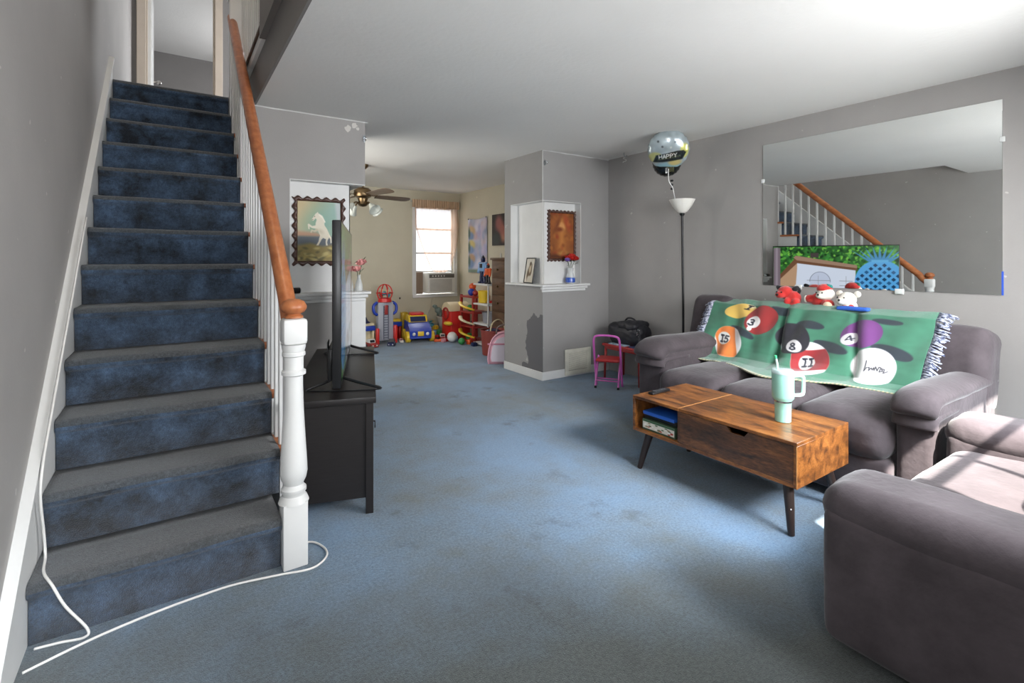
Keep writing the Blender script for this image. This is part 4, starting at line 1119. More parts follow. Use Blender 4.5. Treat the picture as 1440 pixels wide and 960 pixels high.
bm = B(); yv = YP - .022
box(bm, x0, x1, yv, YP - .0125, z0, z0 + .045, .004); box(bm, x0, x1, yv, YP - .0125, z1 - .045, z1, .004); box(bm, x0, x0 + .05, yv, YP - .0125, z0 + .04, z1 - .04, .004); box(bm, x1 - .05, x1, yv, YP - .0125, z0 + .04, z1 - .04, .004)
obj('frame', bm, VM, vt)
bm = B()
for i in range(15):
    z = z0 + .055 + i * (z1 - z0 - .105) / 14
    prism(bm, [(yv + .006, z - .004), (yv + .009, z - .005), (YP - .0135, z + .004), (yv + .010, z + .006)], 'X', x0 + .045, x1 - .045)
obj('louvres', bm, VM, vt)
obj('backing', bx(x0 + .04, x1 - .04, YP - .0130, YP - .0122, z0 + .04, z1 - .04), mat('vent_dark', (150, 148, 138), .7), vt)

# ------------------------------------------------------------------ pillar ledge: photo, carved picture, vase of flowers
CARVED = mat('carved_brown_frame', (74, 46, 36), .35, var=.25, vscale=30, spec=.6)
pf = thing('photo_frame', 'thin black photo frame with a sepia picture leaning on the pillar ledge', 'photo frame', (3.13, 4.28, ZL + .022))
def tilt(p): return p
MT = Matrix.Translation((3.105, 4.19, ZL + .0225)) @ Matrix.Rotation(R(-9), 4, 'Z') @ Matrix.Rotation(R(9), 4, 'Y')
# local: width along +Y, height along +Z, facing -X
bm = B(); w_, h_ = .21, .275
for a in ((0, .011, 0, h_), (w_ - .011, w_, 0, h_)): box(bm, -.007, .007, a[0], a[1], a[2], a[3], .001, 1)
box(bm, -.007, .007, .011, w_ - .011, 0, .011); box(bm, -.007, .007, .011, w_ - .011, h_ - .011, h_); bm.transform(MT)
obj('frame', bm, BLACKPL, pf)
def sep(U, V):
    s = Canvas(U, V, .76, (206, 200, 188)); s.noise(2, .05, 2)
    s.ell(.40, .24, .10, .11, (92, 78, 64), .04); s.ell(.40, .52, .17, .26, (108, 92, 74), .06); s.ell(.40, .44, .09, .16, (190, 174, 150), .06); s.ell(.22, .7, .07, .22, (100, 84, 66), .05); s.ell(.46, .86, .24, .14, (196, 188, 174), .08); s.line([(.56, .22), (.53, .6)], .03, (84, 72, 58), .03); return s.c
def pp(U, V):
    y = w_ - .011 - U * (w_ - .022); z = h_ - .011 - V * (h_ - .022); x = np.full_like(U, -.0015)
    M_ = np.array(MT); return tuple(M_[i, 0] * x + M_[i, 1] * y + M_[i, 2] * z + M_[i, 3] for i in range(3))
obj('photograph', painted(60, 80, pp, sep), paint_mat('print_gloss', .25, coat=.3), pf)
bm = bx(-.001, .006, .008, w_ - .008, .008, h_ - .008); bm.transform(MT); obj('back', bm, BLACKPL, pf)

def picture(name, label, org, ux, un, w, h, bar, waves, colf, amp=.0105, depth=.024, res=(150, 200)):
    t = thing(name, label, 'picture', tuple(Vector(org) + Vector(ux) * w / 2))
    ux, un = Vector(ux), Vector(un); org = Vector(org)
    obj('carved_frame', scallop_frame(B(), org, ux, (0, 0, 1), un, w, h, bar, amp, waves, depth), CARVED, t, True)
    b2 = bar - .004
    def pos(U, V):
        x = b2 + U * (w - 2 * b2); z = h - b2 - V * (h - 2 * b2)
        return tuple(org[i] + ux[i] * x + un[i] * .004 + (z if i == 2 else 0) for i in range(3))
    obj('canvas', painted(res[0], res[1], pos, colf), paint_mat('varnished_print', .5, coat=.0, spec=.25), t)
    return t
def brown_art(U, V):
    s = Canvas(U, V, .62, (128, 72, 38)); s.noise(3, .20, 11)
    s.ell(.31, .5, .34, .62, (152, 92, 48), .4, a=.8); s.rect(.24, .38, .1, .85, (196, 128, 66), .12, a=.7); s.ell(.28, .30, .12, .10, (206, 146, 88), .06); s.ell(.24, .36, .10, .05, (120, 60, 34), .05)
    s.ell(.20, .25, .04, .18, (120, 64, 36), .06, .4); s.ell(.45, .22, .06, .18, (160, 72, 44), .08, -.4); s.rect(.0, .62, .9, 1, (86, 48, 30), .08); s.ell(.33, .88, .12, .06, (170, 120, 64), .06)
    for i in range(30):
        rs = np.random.RandomState(i); s.ell(rs.rand() * .62, rs.rand(), .02 + .03 * rs.rand(), .05 * rs.rand() + .02, [(110, 56, 30), (190, 120, 60), (140, 44, 30)][i % 3], .04, rs.rand() * 3, .35)
    return s.c
picture('carved_picture', 'warm brown picture in a dark scalloped frame above the pillar ledge', (3.225, YP + .0935, 1.21), (1, 0, 0), (0, -1, 0), .385, .535, .030, (7.5, 12), brown_art, .007)
def horse_art(U, V):
    s = Canvas(U, V, .70, (170, 186, 160)); s.noise(1.4, .06, 21)
    s.ell(.06, .12, .34, .42, (206, 180, 138), .5, a=.8); s.ell(.36, .36, .22, .26, (124, 166, 148), .3, a=.8); s.ell(.62, .16, .2, .3, (150, 188, 186), .3, a=.6)
    s.poly([(0, .50), (.30, .52), (.40, .56), (.40, .60), (0, .60)], (196, 146, 120), .05, .8)
    s.rect(0, .70, .585, .78, (104, 110, 116), .04); s.poly([(0, .74), (.2, .70), (.4, .75), (.70, .70), (.70, 1), (0, 1)], (150, 134, 84), .05)
    for i in range(40):
        rs = np.random.RandomState(i); s.ell(rs.rand() * .70, .78 + .22 * rs.rand(), .05 * rs.rand() + .02, .02, [(186, 166, 100), (110, 104, 70), (206, 190, 130), (96, 92, 66)][i % 4], .02, rs.rand() - .5, .7)
    W = (228, 220, 200)
    # rearing pale horse facing left
    s.poly([(.305, .195), (.325, .175), (.335, .205), (.385, .235), (.42, .31), (.435, .40), (.475, .46), (.505, .53), (.51, .60), (.485, .64), (.475, .68), (.485, .735), (.455, .735), (.45, .67), (.455, .63), (.41, .61), (.385, .635), (.365, .68), (.335, .735), (.30, .735), (.335, .67), (.345, .62), (.36, .57), (.33, .50), (.285, .44), (.29, .36), (.305, .31), (.29, .285), (.255, .325), (.235, .325), (.23, .30), (.265, .245), (.285, .21)], W, .010)
    s.poly([(.295, .40), (.235, .415), (.18, .375), (.165, .39), (.175, .465), (.195, .47), (.192, .425), (.235, .45), (.31, .46)], W, .010)
    s.poly([(.31, .45), (.265, .485), (.225, .47), (.205, .52), (.225, .53), (.24, .50), (.275, .515), (.34, .49)], (204, 194, 168), .010)
    s.poly([(.335, .20), (.40, .24), (.45, .34), (.43, .36), (.40, .29), (.34, .23)], (242, 236, 220), .014)
    s.poly([(.50, .53), (.545, .60), (.55, .69), (.53, .70), (.525, .63), (.50, .58)], (238, 230, 208), .014)
    s.ell(.275, .255, .007, .007, (90, 80, 66), .006); s.line([(.235, .312), (.25, .305)], .008, (120, 108, 92), .006); s.ell(.37, .50, .05, .03, (194, 184, 158), .05, .6, a=.6)
    # pale streak of glare-like paint on the right edge
    s.poly([(.60, 0), (.70, 0), (.70, 1), (.56, 1), (.62, .6), (.63, .3)], (212, 206, 214), .05, .6)
    return s.c
picture('horse_picture', 'painting of a rearing pale horse in a dark scalloped frame on the white niche wall', (.755, YP + .0935, 1.185), (1, 0, 0), (0, -1, 0), .385, .525, .032, (5.5, 7), horse_art)

GLASSY, nt, b_ = new_mat('clear_vase_glass'); b_.inputs['Base Color'].default_value = (.9, .93, .93, 1); b_.inputs['Roughness'].default_value = .05; b_.inputs['Alpha'].default_value = .38; b_.inputs['Specular IOR Level'].default_value = .9
def vase(c, prof, label, extra=None):
    t = thing('glass_vase', label, 'vase', c)
    obj('glass', lathe(B(), prof, c, 24), GLASSY, t)
    return t
def bloom(c, r, seed, face=(0, -.5, .8)):
    """rose-like bloom: cupped petals in three rings"""
    rs = random.Random(seed); bm = B(); n = unit(face); u, w = frame_of(n)
    for ring, (cnt, rad, open_, sz) in enumerate(((4, .15, .25, .55), (6, .38, .65, .75), (8, .62, 1.05, .85))):
        for k in range(cnt):
            a = 2 * PI * (k + .5 * ring + rs.uniform(-.15, .15)) / cnt; d = u * math.cos(a) + w * math.sin(a); side = n.cross(d)
            g = []
            for i in range(4):
                row = []; t = i / 3
                for j in range(4):
                    q = (j - 1.5) / 1.5
                    wd = sz * r * (.35 + .65 * math.sin(PI * min(1, t * .8 + .1))) * .55
                    p = Vector(c) + d * r * (rad * .4 + open_ * t * .75) + n * r * (.9 * t * (1.15 - open_ * .55) - .25 * q * q * 0) + side * q * wd - d * (q * q) * r * .18 + n * (.12 * r * q * q)
                    row.append(bm.verts.new(p))
                g.append(row)
            for i in range(3):
                for j in range(3): bm.faces.new((g[i][j], g[i+1][j], g[i+1][j+1], g[i][j+1]))
    ball(bm, Vector(c) + n * r * .35, r * .38, 8)
    return bm
def leaf(bm, a, d, l, wd):
    a, d = Vector(a), unit(d); s = d.cross(Vector((0, 0, 1))).normalized()
    pts = [(0, 0), (.3, .5), (.6, .42), (1, 0)]
    L_ = [bm.verts.new(a + d * l * t - Vector((0, 0, .2 * l * t * t))) for t, _ in pts]
    Lf = [bm.verts.new(a + d * l * t + s * wd * q - Vector((0, 0, .2 * l * t * t - .004))) for t, q in pts[1:3]]
    Rt = [bm.verts.new(a + d * l * t - s * wd * q - Vector((0, 0, .2 * l * t * t - .004))) for t, q in pts[1:3]]
    bm.faces.new((L_[0], Lf[0], L_[1])); bm.faces.new((L_[1], Lf[0], Lf[1], L_[2])); bm.faces.new((L_[2], Lf[1], L_[3]))
    bm.faces.new((L_[0], L_[1], Rt[0])); bm.faces.new((L_[1], L_[2], Rt[1], Rt[0])); bm.faces.new((L_[2], L_[3], Rt[1]))
    return bm
STEM = mat('dark_green_stem', (64, 84, 58), .6)
LEAF = mat('dull_green_leaf', (86, 108, 78), .6)
def bouquet(name, label, base, blooms, leaves, z0):
    t = thing(name, label, 'flowers', (base[0], base[1], z0))
    for c, r, m, sd in blooms:
        f = obj('bloom', bloom(c, r * .92, sd, (-.3, -.45, .75)), m, t, True)
        obj('stem', tube(B(), smooth_path([(base[0], base[1], z0), (base[0] + (c[0] - base[0]) * .25, base[1] + (c[1] - base[1]) * .25, z0 + (c[2] - z0) * .6), c], 4), .0028, 6), STEM, t, True)
    bm = B()
    for a, d, l in leaves: leaf(bm, a, d, l, l * .4)
    obj('leaves', bm, LEAF, t, True)
    return t
PK = mat('pink_petal', (246, 188, 184), .7, var=.12, vscale=30); PK2 = mat('rosy_petal', (226, 118, 124), .7, var=.12, vscale=30)
RD = mat('red_petal', (206, 48, 40), .65, var=.15, vscale=30); LIL = mat('lilac_petal', (150, 120, 196), .7)
zl = ZL + .022
vp = [(.028, .001), (.031, .006), (.031, .03), (.029, .05), (.020, .085), (.013, .105), (.012, .12), (.016, .132), (.0145, .132), (.011, .12), (.018, .085), (.027, .05), (.028, .008), (0, .006)]
va = (1.225, 3.985, zl); vb = (1.165, 4.03, zl)
vase(va, vp, 'small clear glass bud vase with pink roses at the free end of the left ledge')
vase(vb, vp, 'clear glass bud vase on the left ledge, partly behind the television edge')
bouquet('rose_stems', 'pale pink roses in the bud vase at the end of the left ledge', va, [((1.205, 3.97, zl + .165), .042, PK, 1), ((1.25, 3.99, zl + .215), .048, PK, 2)], [((1.235, 3.98, zl + .15), (.5, -.3, .8), .06), ((1.26, 3.98, zl + .245), (.5, 0, .9), .05)], zl + .012)
bouquet('rose_stems', 'deep pink roses in the bud vase partly hidden by the television', vb, [((1.165, 4.0, zl + .165), .042, PK2, 3), ((1.13, 4.03, zl + .20), .042, PK, 4), ((1.155, 4.05, zl + .14), .034, PK2, 6)], [((1.15, 4.0, zl + .16), (-1, -.2, .2), .06), ((1.19, 4.0, zl + .22), (.6, -.2, .5), .05)], zl + .012)
vc = (3.475, 4.02, zl)
t = vase(vc, [(.046, .001), (.050, .006), (.052, .05), (.040, .09), (.030, .12), (.034, .15), (.038, .165), (.035, .165), (.028, .12), (.046, .055), (.046, .01), (0, .008)], 'clear glass vase with a blue band and red flowers on the pillar ledge')
obj('blue_band', lathe(B(), [(.030, .012), (.0525, .014), (.0533, .045), (.049, .064), (.0475, .064), (.03, .06)], vc, 24), mat('cobalt_glass', (40, 82, 176), .2, coat=.4), t)
bouquet('red_flowers', 'red silk flowers with a lilac spray in the blue-banded vase', vc, [((3.48, 4.0, zl + .255), .05, RD, 11), ((3.535, 4.01, zl + .25), .045, RD, 12), ((3.505, 4.03, zl + .275), .045, RD, 13), ((3.42, 4.0, zl + .24), .035, LIL, 14), ((3.44, 4.03, zl + .27), .03, RD, 15)], [((3.50, 4.0, zl + .20), (.9, -.3, .3), .07), ((3.45, 4.0, zl + .19), (-.8, -.3, .1), .06), ((3.54, 4.0, zl + .215), (.8, -.2, .5), .05)], zl + .012)
sp = thing('small_camera', 'small black cylindrical gadget on the left ledge by the handrail', 'gadget', (.745, 3.99, zl))
obj('body', lathe(B(), [(.020, -.045), (.022, -.042), (.022, .035), (.020, .038)], (.745, 3.985, zl + .0225), 20, 'X'), BLACKPL, sp)
obj('end_cap', lathe(B(), [(.020, .038), (.021, .040), (.017, .044), (.012, .040), (0, .040)], (.745, 3.985, zl + .0225), 20, 'X'), STEEL, sp)

# ------------------------------------------------------------------ rod brackets, hooks, patches high on the walls
def bracket(c, label):
    t = thing('rod_bracket', label, 'bracket', c)
    obj('plate', lathe(B(), [(.010, 0), (.014, .002), (.014, .005), (0, .006)], (0, 0, 0), 16, 'Y', Matrix.Diagonal((1, 1, 2.2))), STEEL, t, shift=False)
    bm = tube(B(), smooth_path([(0, .004, .012), (0, .03, .010), (0, .045, .0), (0, .040, -.016), (0, .026, -.018)], 4), .0045, 8); obj('cup', bm, STEEL, t, True, shift=False)
    t.rotation_euler = (0, 0, PI)
    return t
bracket((1.272, YP - .001, 2.20), 'small metal curtain rod bracket near the ceiling on the left wall stub')
bracket((3.115, YP - .001, 2.21), 'small metal curtain rod bracket near the ceiling on the pillar')
ck = thing('ceiling_hook', 'small white hook with a curl of ribbon on the ceiling by the pillar', 'hook', (3.86, 3.62, ZC))
obj('hook', tube(B(), smooth_path([(3.86, 3.62, ZC - .002), (3.86, 3.62, ZC - .03), (3.87, 3.61, ZC - .045), (3.885, 3.60, ZC - .03)], 5), .004, 8), STEEL, ck, True)
obj('ribbon_curl', tube(B(), [(3.86 + .018 * math.cos(t * 1.1), 3.61 + .01 * math.sin(t), ZC - .045 - t * .007) for t in np.linspace(0, 9, 40)], .003, 6), MATS['silver_ribbon'], ck, True)
for c, r_, nm in (((1.20, YP - .0015, 2.265), .022, 1), ((1.165, YP - .0015, 2.238), .018, 2)):
    pass
bm = B()
for (x, z), rr, sd in (((1.145, 2.265), .030, 1), ((1.195, 2.295), .026, 2), ((1.22, 2.272), .014, 5)):
    rs = random.Random(sd); prism(bm, [(x + rr * rs.uniform(.6, 1.1) * math.cos(a), z + rr * rs.uniform(.6, 1.1) * math.sin(a)) for a in np.linspace(0, 2*PI, 12)[:-1]], 'Y', YP - .002, YP - .0001)
struct('trim_9', bm, mat('bare_plaster', (206, 202, 196), .8))

# ------------------------------------------------------------------ white cables by the stairs
CAB = mat('white_cable', (226, 224, 220), .4)
def cable(label, pts, r=.0042, k=8):
    return single('cable', tube(B(), smooth_path(pts, k), r, 8), CAB, label, 'cable', smooth=True)
cable('white cable looping on the carpet from the newel post to the foot of the stairs', [(.44, 2.29, .0055), (.498, 2.267, .0055), (.528, 2.197, .0055), (.525, 2.136, .0055), (.486, 2.09, .0055), (.435, 2.077, .0055), (.332, 2.105, .0055), (.191, 2.135, .0055), (.09, 2.135, .0055), (-.03, 2.125, .0055), (-.167, 2.10, .0055), (-.268, 2.07, .0055), (-.37, 2.03, .0055)])
cable('white cable running down the stair skirting and turning on the floor at the bottom step', [(-.366, 3.30, 1.44), (-.366, 2.805, 1.0), (-.366, 2.691, .90), (-.366, 2.464, .70), (-.366, 2.30, .55), (-.368, 2.26, .44), (-.366, 2.30, .30), (-.362, 2.30, .215), (-.350, 2.20, .208), (-.320, 2.135, .19), (-.285, 2.115, .12), (-.232, 2.112, .03), (-.24, 2.11, .0055), (-.30, 2.125, .0055), (-.362, 2.135, .0055)])
# ------------------------------------------------------------------ play room beyond the passage
# ceiling fan
cf = thing('ceiling_fan', 'ceiling fan with brown blades and frosted bell lamp shades in the far room', 'ceiling fan', (1.83, 5.80, ZC))
BRASS = mat('antique_brass', (120, 100, 74), .3, 1.0)
BLADE = mat('brown_fan_blade', (96, 80, 66), .45, var=.1, vscale=8)
c = (1.83, 5.80, 0)
obj('canopy', lathe(B(), [(.065, ZC), (.06, ZC - .03), (.03, ZC - .055), (0, ZC - .055)], c, 24), BRASS, cf)
obj('rod', lathe(B(), [(.012, ZC - .05), (.012, 2.04)], c, 12), BRASS, cf)
obj('motor', lathe(B(), [(.02, 2.07), (.07, 2.06), (.10, 2.03), (.105, 1.99), (.095, 1.96), (.06, 1.94), (.05, 1.90), (.06, 1.87), (.04, 1.85), (0, 1.84)], c, 32), BRASS, cf)
for k in range(4):
    a = R(10) + k * PI / 2
    M = Matrix.Translation((c[0], c[1], 1.975)) @ Matrix.Rotation(a, 4, 'Z') @ Matrix.Rotation(R(-13), 4, 'X')
    pts = [(.17, -.05), (.30, -.058), (.56, -.066), (.61, -.055), (.635, -.02), (.635, .02), (.61, .055), (.56, .066), (.30, .058), (.17, .05)]
    bm = prism(B(), pts, 'Z', -.004, .004); bm.transform(M); b = obj('blade', bm, BLADE, cf)
    bm = prism(B(), [(.085, -.016), (.15, -.014), (.21, -.035), (.235, -.03), (.24, 0), (.235, .03), (.21, .035), (.15, .014), (.085, .016)], 'Z', .004, .010); bm.transform(M); obj('blade_iron', bm, BRASS, b)
FROST = mat('frosted_glass', (206, 210, 202), .35, alpha=.85)
for k in range(4):
    a = R(20) + k * PI / 2; d = Vector((math.cos(a), math.sin(a), 0)); p = Vector((c[0], c[1], 1.88)) + d * .05
    obj('lamp_arm', tube(B(), smooth_path([p, p + d * .05 + Vector((0, 0, .01)), p + d * .085 + Vector((0, 0, -.015))], 4), .008, 8), BRASS, cf, True)
    ax = (d * .75 + Vector((0, 0, -.66))).normalized(); M = Vector((0, 0, 1)).rotation_difference(ax).to_matrix()
    obj('lamp_shade', lathe(B(), [(.020, 0), (.024, .01), (.034, .04), (.050, .075), (.068, .105), (.072, .11), (.066, .105), (.045, .07), (.022, .015), (0, .012)], tuple(p + d * .085 + Vector((0, 0, -.015))), 24, M=M), FROST, cf, True)

# window dressing and air conditioner
SHEER, nt, b_ = new_mat('sheer_curtain')
b_.inputs['Base Color'].default_value = (*lin((214, 178, 150)), 1); b_.inputs['Roughness'].default_value = .9
tr = nt.nodes.new('ShaderNodeBsdfTransparent'); tl = nt.nodes.new('ShaderNodeBsdfTranslucent'); tl.inputs['Color'].default_value = (*lin((224, 190, 166)), 1)
m1 = nt.nodes.new('ShaderNodeMixShader'); m1.inputs[0].default_value = .5; m2 = nt.nodes.new('ShaderNodeMixShader'); m2.inputs[0].default_value = .5
nt.links.new(b_.outputs[0], m1.inputs[1]); nt.links.new(tl.outputs[0], m1.inputs[2]); nt.links.new(tr.outputs[0], m2.inputs[1]); nt.links.new(m1.outputs[0], m2.inputs[2]); nt.links.new(m2.outputs[0], nt.nodes['Material Output'].inputs[0])
cu = thing('sheer_curtain', 'sheer peach curtain with a ruffled header, gathered down to the air conditioner', 'curtain', (3.54, YB - .08, 2.12))
def grid(nx, ny, f):
    bm = B(); g = [[bm.verts.new(f(i / nx, j / ny)) for i in range(nx + 1)] for j in range(ny + 1)]
    for j in range(ny):
        for i in range(nx): bm.faces.new((g[j][i], g[j+1][i], g[j+1][i+1], g[j][i+1]))
    return bm
def panel(u, v):
    xl = 3.19 + .02 * v + .26 * max(0.0, (v - .30) / .70)**1.25; xr = 3.95 - .16 * v**2.5 + .04 * math.sin(v * 3)
    return (xl + (xr - xl) * u, YB - .06 + .012 * math.sin(u * 40) * (1 - .3 * v), 2.08 - 1.02 * v - .06 * v * math.sin(u * PI) )
obj('panel', grid(70, 30, panel), SHEER, cu, True)
def edgef(u, v):
    return (3.19 + .02 * v + .26 * max(0.0, (v - .30) / .70)**1.25 + .02 * (u - .5), YB - .066 + .008 * math.sin(u * 6), 2.08 - 1.02 * v)
def head(u, v): return (3.13 + .83 * u, YB - .075 + .014 * math.sin(u * 130) * (.4 + .6 * v), 2.185 - .125 * v)
HEADM = mat('peach_ruffle', (190, 160, 132), .9, var=.15, vscale=18, stretch=(1, 1, .2))
obj('ruffled_header', grid(150, 6, head), HEADM, cu, True)
obj('gathered_edge', grid(4, 24, edgef), SHEER, cu, True)
obj('rod', tube(B(), [(3.11, YB - .055, 2.155), (3.97, YB - .055, 2.155)], .008, 8), STEEL, cu, True)

acu = thing('air_conditioner', 'white window air conditioner with a grey louvred front in the far window', 'air conditioner', (3.58, YB - .12, QZ0))
ACW = mat('ac_white_plastic', (214, 212, 204), .45)
x0, x1, z0, z1, yf = 3.345, 3.83, .685, 1.015, YB - .20
obj('case', bx(x0, x1, yf, YB + .05, z0, z1, .012), ACW, acu)
obj('control_strip', bx(x0 + .02, x1 - .02, yf - .004, yf + .01, z1 - .085, z1 - .025, .002), mat('ac_dark_strip', (92, 88, 82), .5), acu)
for i in range(5): obj('button', bx(x0 + .07 + i * .05, x0 + .09 + i * .05, yf - .008, yf, z1 - .065, z1 - .045, .002), ACW, acu)
bm = B()
for i in range(16): box(bm, x0 + .03, x1 - .06, yf - .003, yf + .004, z0 + .03 + i * .0125, z0 + .037 + i * .0125)
obj('louvres', bm, mat('ac_grille', (160, 156, 148), .5), acu)
bm = B()
for i in range(9): box(bm, 3.225 + i * .0135, 3.232 + i * .0135, YB - .01 - .006 * (i % 2), YB + .03, .67, 1.02)
obj('side_curtain', bm, mat('accordion_brown', (150, 128, 108), .7), acu)
single('cable', tube(B(), smooth_path([(3.50, YB - .02, .60), (3.47, YB - .012, .45), (3.43, YB - .012, .32), (3.45, YB - .012, .20), (3.50, YB - .014, .14), (3.56, YB - .02, .05), (3.60, YB - .04, .0055)], 6), .005, 6), mat('beige_cable', (190, 182, 168), .5), 'beige power cord hanging down the wall under the air conditioner', 'cable', smooth=True)
single('wall_outlet', bx(2.94, 2.965, YB - .006, YB - .0005, .60, .63, .002), mat('dark_outlet', (70, 60, 54), .5), 'tiny dark outlet hole on the beige wall left of the window', 'outlet')

# hangings on the right wall
def tapestry(U, V):
    s = Canvas(U, V, .70, (176, 178, 196)); s.noise(1.6, .10, 31)
    for i in range(70):
        rs = np.random.RandomState(100 + i); s.ell(rs.rand() * .7, rs.rand(), .05 + .08 * rs.rand(), .03 + .06 * rs.rand(), [(150, 164, 200), (206, 190, 196), (120, 140, 170), (214, 206, 214), (196, 160, 150), (176, 160, 190)][i % 6], .06, rs.rand() * 3, .5)
    for y, col in ((.22, (190, 162, 122)), (.48, (190, 174, 112)), (.74, (170, 140, 112))): s.ell(.14, y, .12, .09, col, .05); s.ell(.12, y + .10, .10, .08, (112, 134, 168), .05); s.ell(.05, y + .05, .05, .10, (70, 90, 80), .05)
    s.rect(0, .70, .94, 1, (110, 130, 110), .05); return s.c
ta = thing('wall_hanging', 'pale blue patterned fabric wall hanging on the beige wall by the far corner', 'wall hanging', (XW - .01, 6.88, 1.01))
bm_ = painted(60, 90, lambda U, V: (XW - .012 - .012 * np.sin(U * 9) * (1 - V * .5), 7.18 - U * .60, 1.89 - V * .875 - .02 * np.sin(U * PI) * (1 - V)), tapestry)
o = obj('cloth', bm_, paint_mat('printed_cloth', .8), ta, True); md = o.modifiers.new('t', 'SOLIDIFY'); md.thickness = .003
for yy in (7.16, 6.60): obj('pin', ball(B(), (XW - .02, yy, 1.885), .010, 8), BLACKPL, ta, True)
def dark_art(U, V):
    s = Canvas(U, V, .95, (44, 38, 36)); s.noise(2, .2, 41)
    s.ell(.34, .30, .17, .24, (140, 86, 82), .14); s.ell(.62, .66, .18, .24, (168, 116, 92), .14, .4); s.ell(.50, .48, .16, .20, (150, 90, 78), .16); s.ell(.80, .25, .18, .25, (44, 44, 46), .15); s.ell(.2, .8, .2, .2, (50, 56, 54), .15); return s.c
da = thing('dark_picture', 'dark frameless picture with blurred pink shapes on the beige wall above the dresser', 'picture', (XW - .02, 6.16, 1.44))
obj('stretcher', bx(XW - .03, XW - .001, 5.88, 6.41, 1.435, 1.90, .003), mat('canvas_edge', (50, 42, 40), .6), da)
obj('canvas', painted(60, 60, lambda U, V: (XW - .0305 + 0 * U, 6.41 - U * .53, 1.90 - V * .465), dark_art), MATS['varnished_print'], da)

# dresser
DRW = mat('brown_dresser_wood', (104, 76, 54), .45, col2=(78, 56, 40), vscale=7, stretch=(1, 1, 5))
dz = thing('dresser', 'tall brown wooden dresser with round knobs behind the pillar', 'dresser', (3.80, 5.42, 0))
obj('carcass', bx(3.63, 3.985, 5.0, 5.84, .04, 1.22, .004), DRW, dz); obj('top', bx(3.61, 4.0, 4.98, 5.86, 1.22, 1.25, .006), DRW, dz); obj('plinth', bx(3.65, 3.98, 5.02, 5.82, 0, .04), DRW, dz)
for i in range(5):
    z0 = .08 + i * .226
    d = obj('drawer', bx(3.613, 3.64, 5.03, 5.81, z0, z0 + .21, .006), DRW, dz)
    for y in (5.22, 5.66): obj('knob', lathe(B(), [(.008, 0), (.008, .012), (.018, .02), (.014, .03), (0, .032)], (3.613, y, z0 + .105), 14, 'X', None) if False else ball(B(), (3.600, y, z0 + .105), .016, 10), BRASS, d, True)
def figurine(name, label, c, h, m, m2=None):
    t = thing(name, label, 'figurine', c)
    obj('body', lathe(B(), [(h * .22, 0), (h * .24, h * .06), (h * .16, h * .3), (h * .20, h * .5), (h * .10, h * .66), (h * .07, h * .70)], c, 14), m, t, True)
    obj('head', ball(B(), (c[0], c[1], c[2] + h * .82), h * .15, 10), m2 or m, t, True)
    return t
figurine('ornament', 'small red and cream ornament standing on the dresser top', (3.70, 5.48, 1.25), .11, mat('ornament_red', (130, 60, 50), .4), WHP)
figurine('ornament', 'small white ornament at the far end of the dresser top', (3.70, 5.72, 1.25), .07, ACW)

# white shelf unit and the toys on it
sh = thing('toy_shelf', 'white open toy shelf between the dresser and the red toy tower', 'shelf', (3.78, 6.07, 0))
SHX0, SHX1, SHY0, SHY1 = 3.58, 3.985, 5.88, 6.27
for z in (.02, .30, .58, .862): obj('shelf_board', bx(SHX0, SHX1, SHY0, SHY1, z, z + .022, .002), WHITE, sh)
for x in (SHX0 + .012, SHX1 - .022):
    for y in ((SHY0, SHY1 - .02) if x > 3.8 else (SHY0,)): obj('post', bx(x, x + .02, y, y + .02, 0, .865, .002), WHITE, sh)
obj('back_panel', bx(SHX1 - .012, SHX1 - .004, SHY0, SHY1, .02, .86), WHITE, sh)
obj('end_panel', bx(SHX0 + .10, SHX1 - .012, SHY0, SHY0 + .012, .02, .86), WHITE, sh)
TOY = dict(blue=mat('toy_blue', (36, 66, 170), .3), yellow=mat('toy_yellow', (232, 196, 52), .35), red=mat('toy_red', (206, 44, 40), .35), white=mat('toy_white', (228, 226, 222), .4), orange=mat('toy_orange', (222, 92, 40), .4),
           green=mat('toy_green', (60, 150, 80), .4), teal=mat('toy_teal', (60, 150, 170), .4), grey=mat('toy_grey', (164, 166, 176), .45), black=mat('toy_black', (28, 30, 38), .4), navy=mat('toy_navy', (34, 44, 84), .35), pale=mat('toy_pale_blue', (130, 170, 214), .35), cream=mat('toy_cream', (220, 206, 170), .5), brick=mat('toy_brick_red', (156, 48, 44), .4), pink=mat('toy_pink', (216, 150, 160), .4))
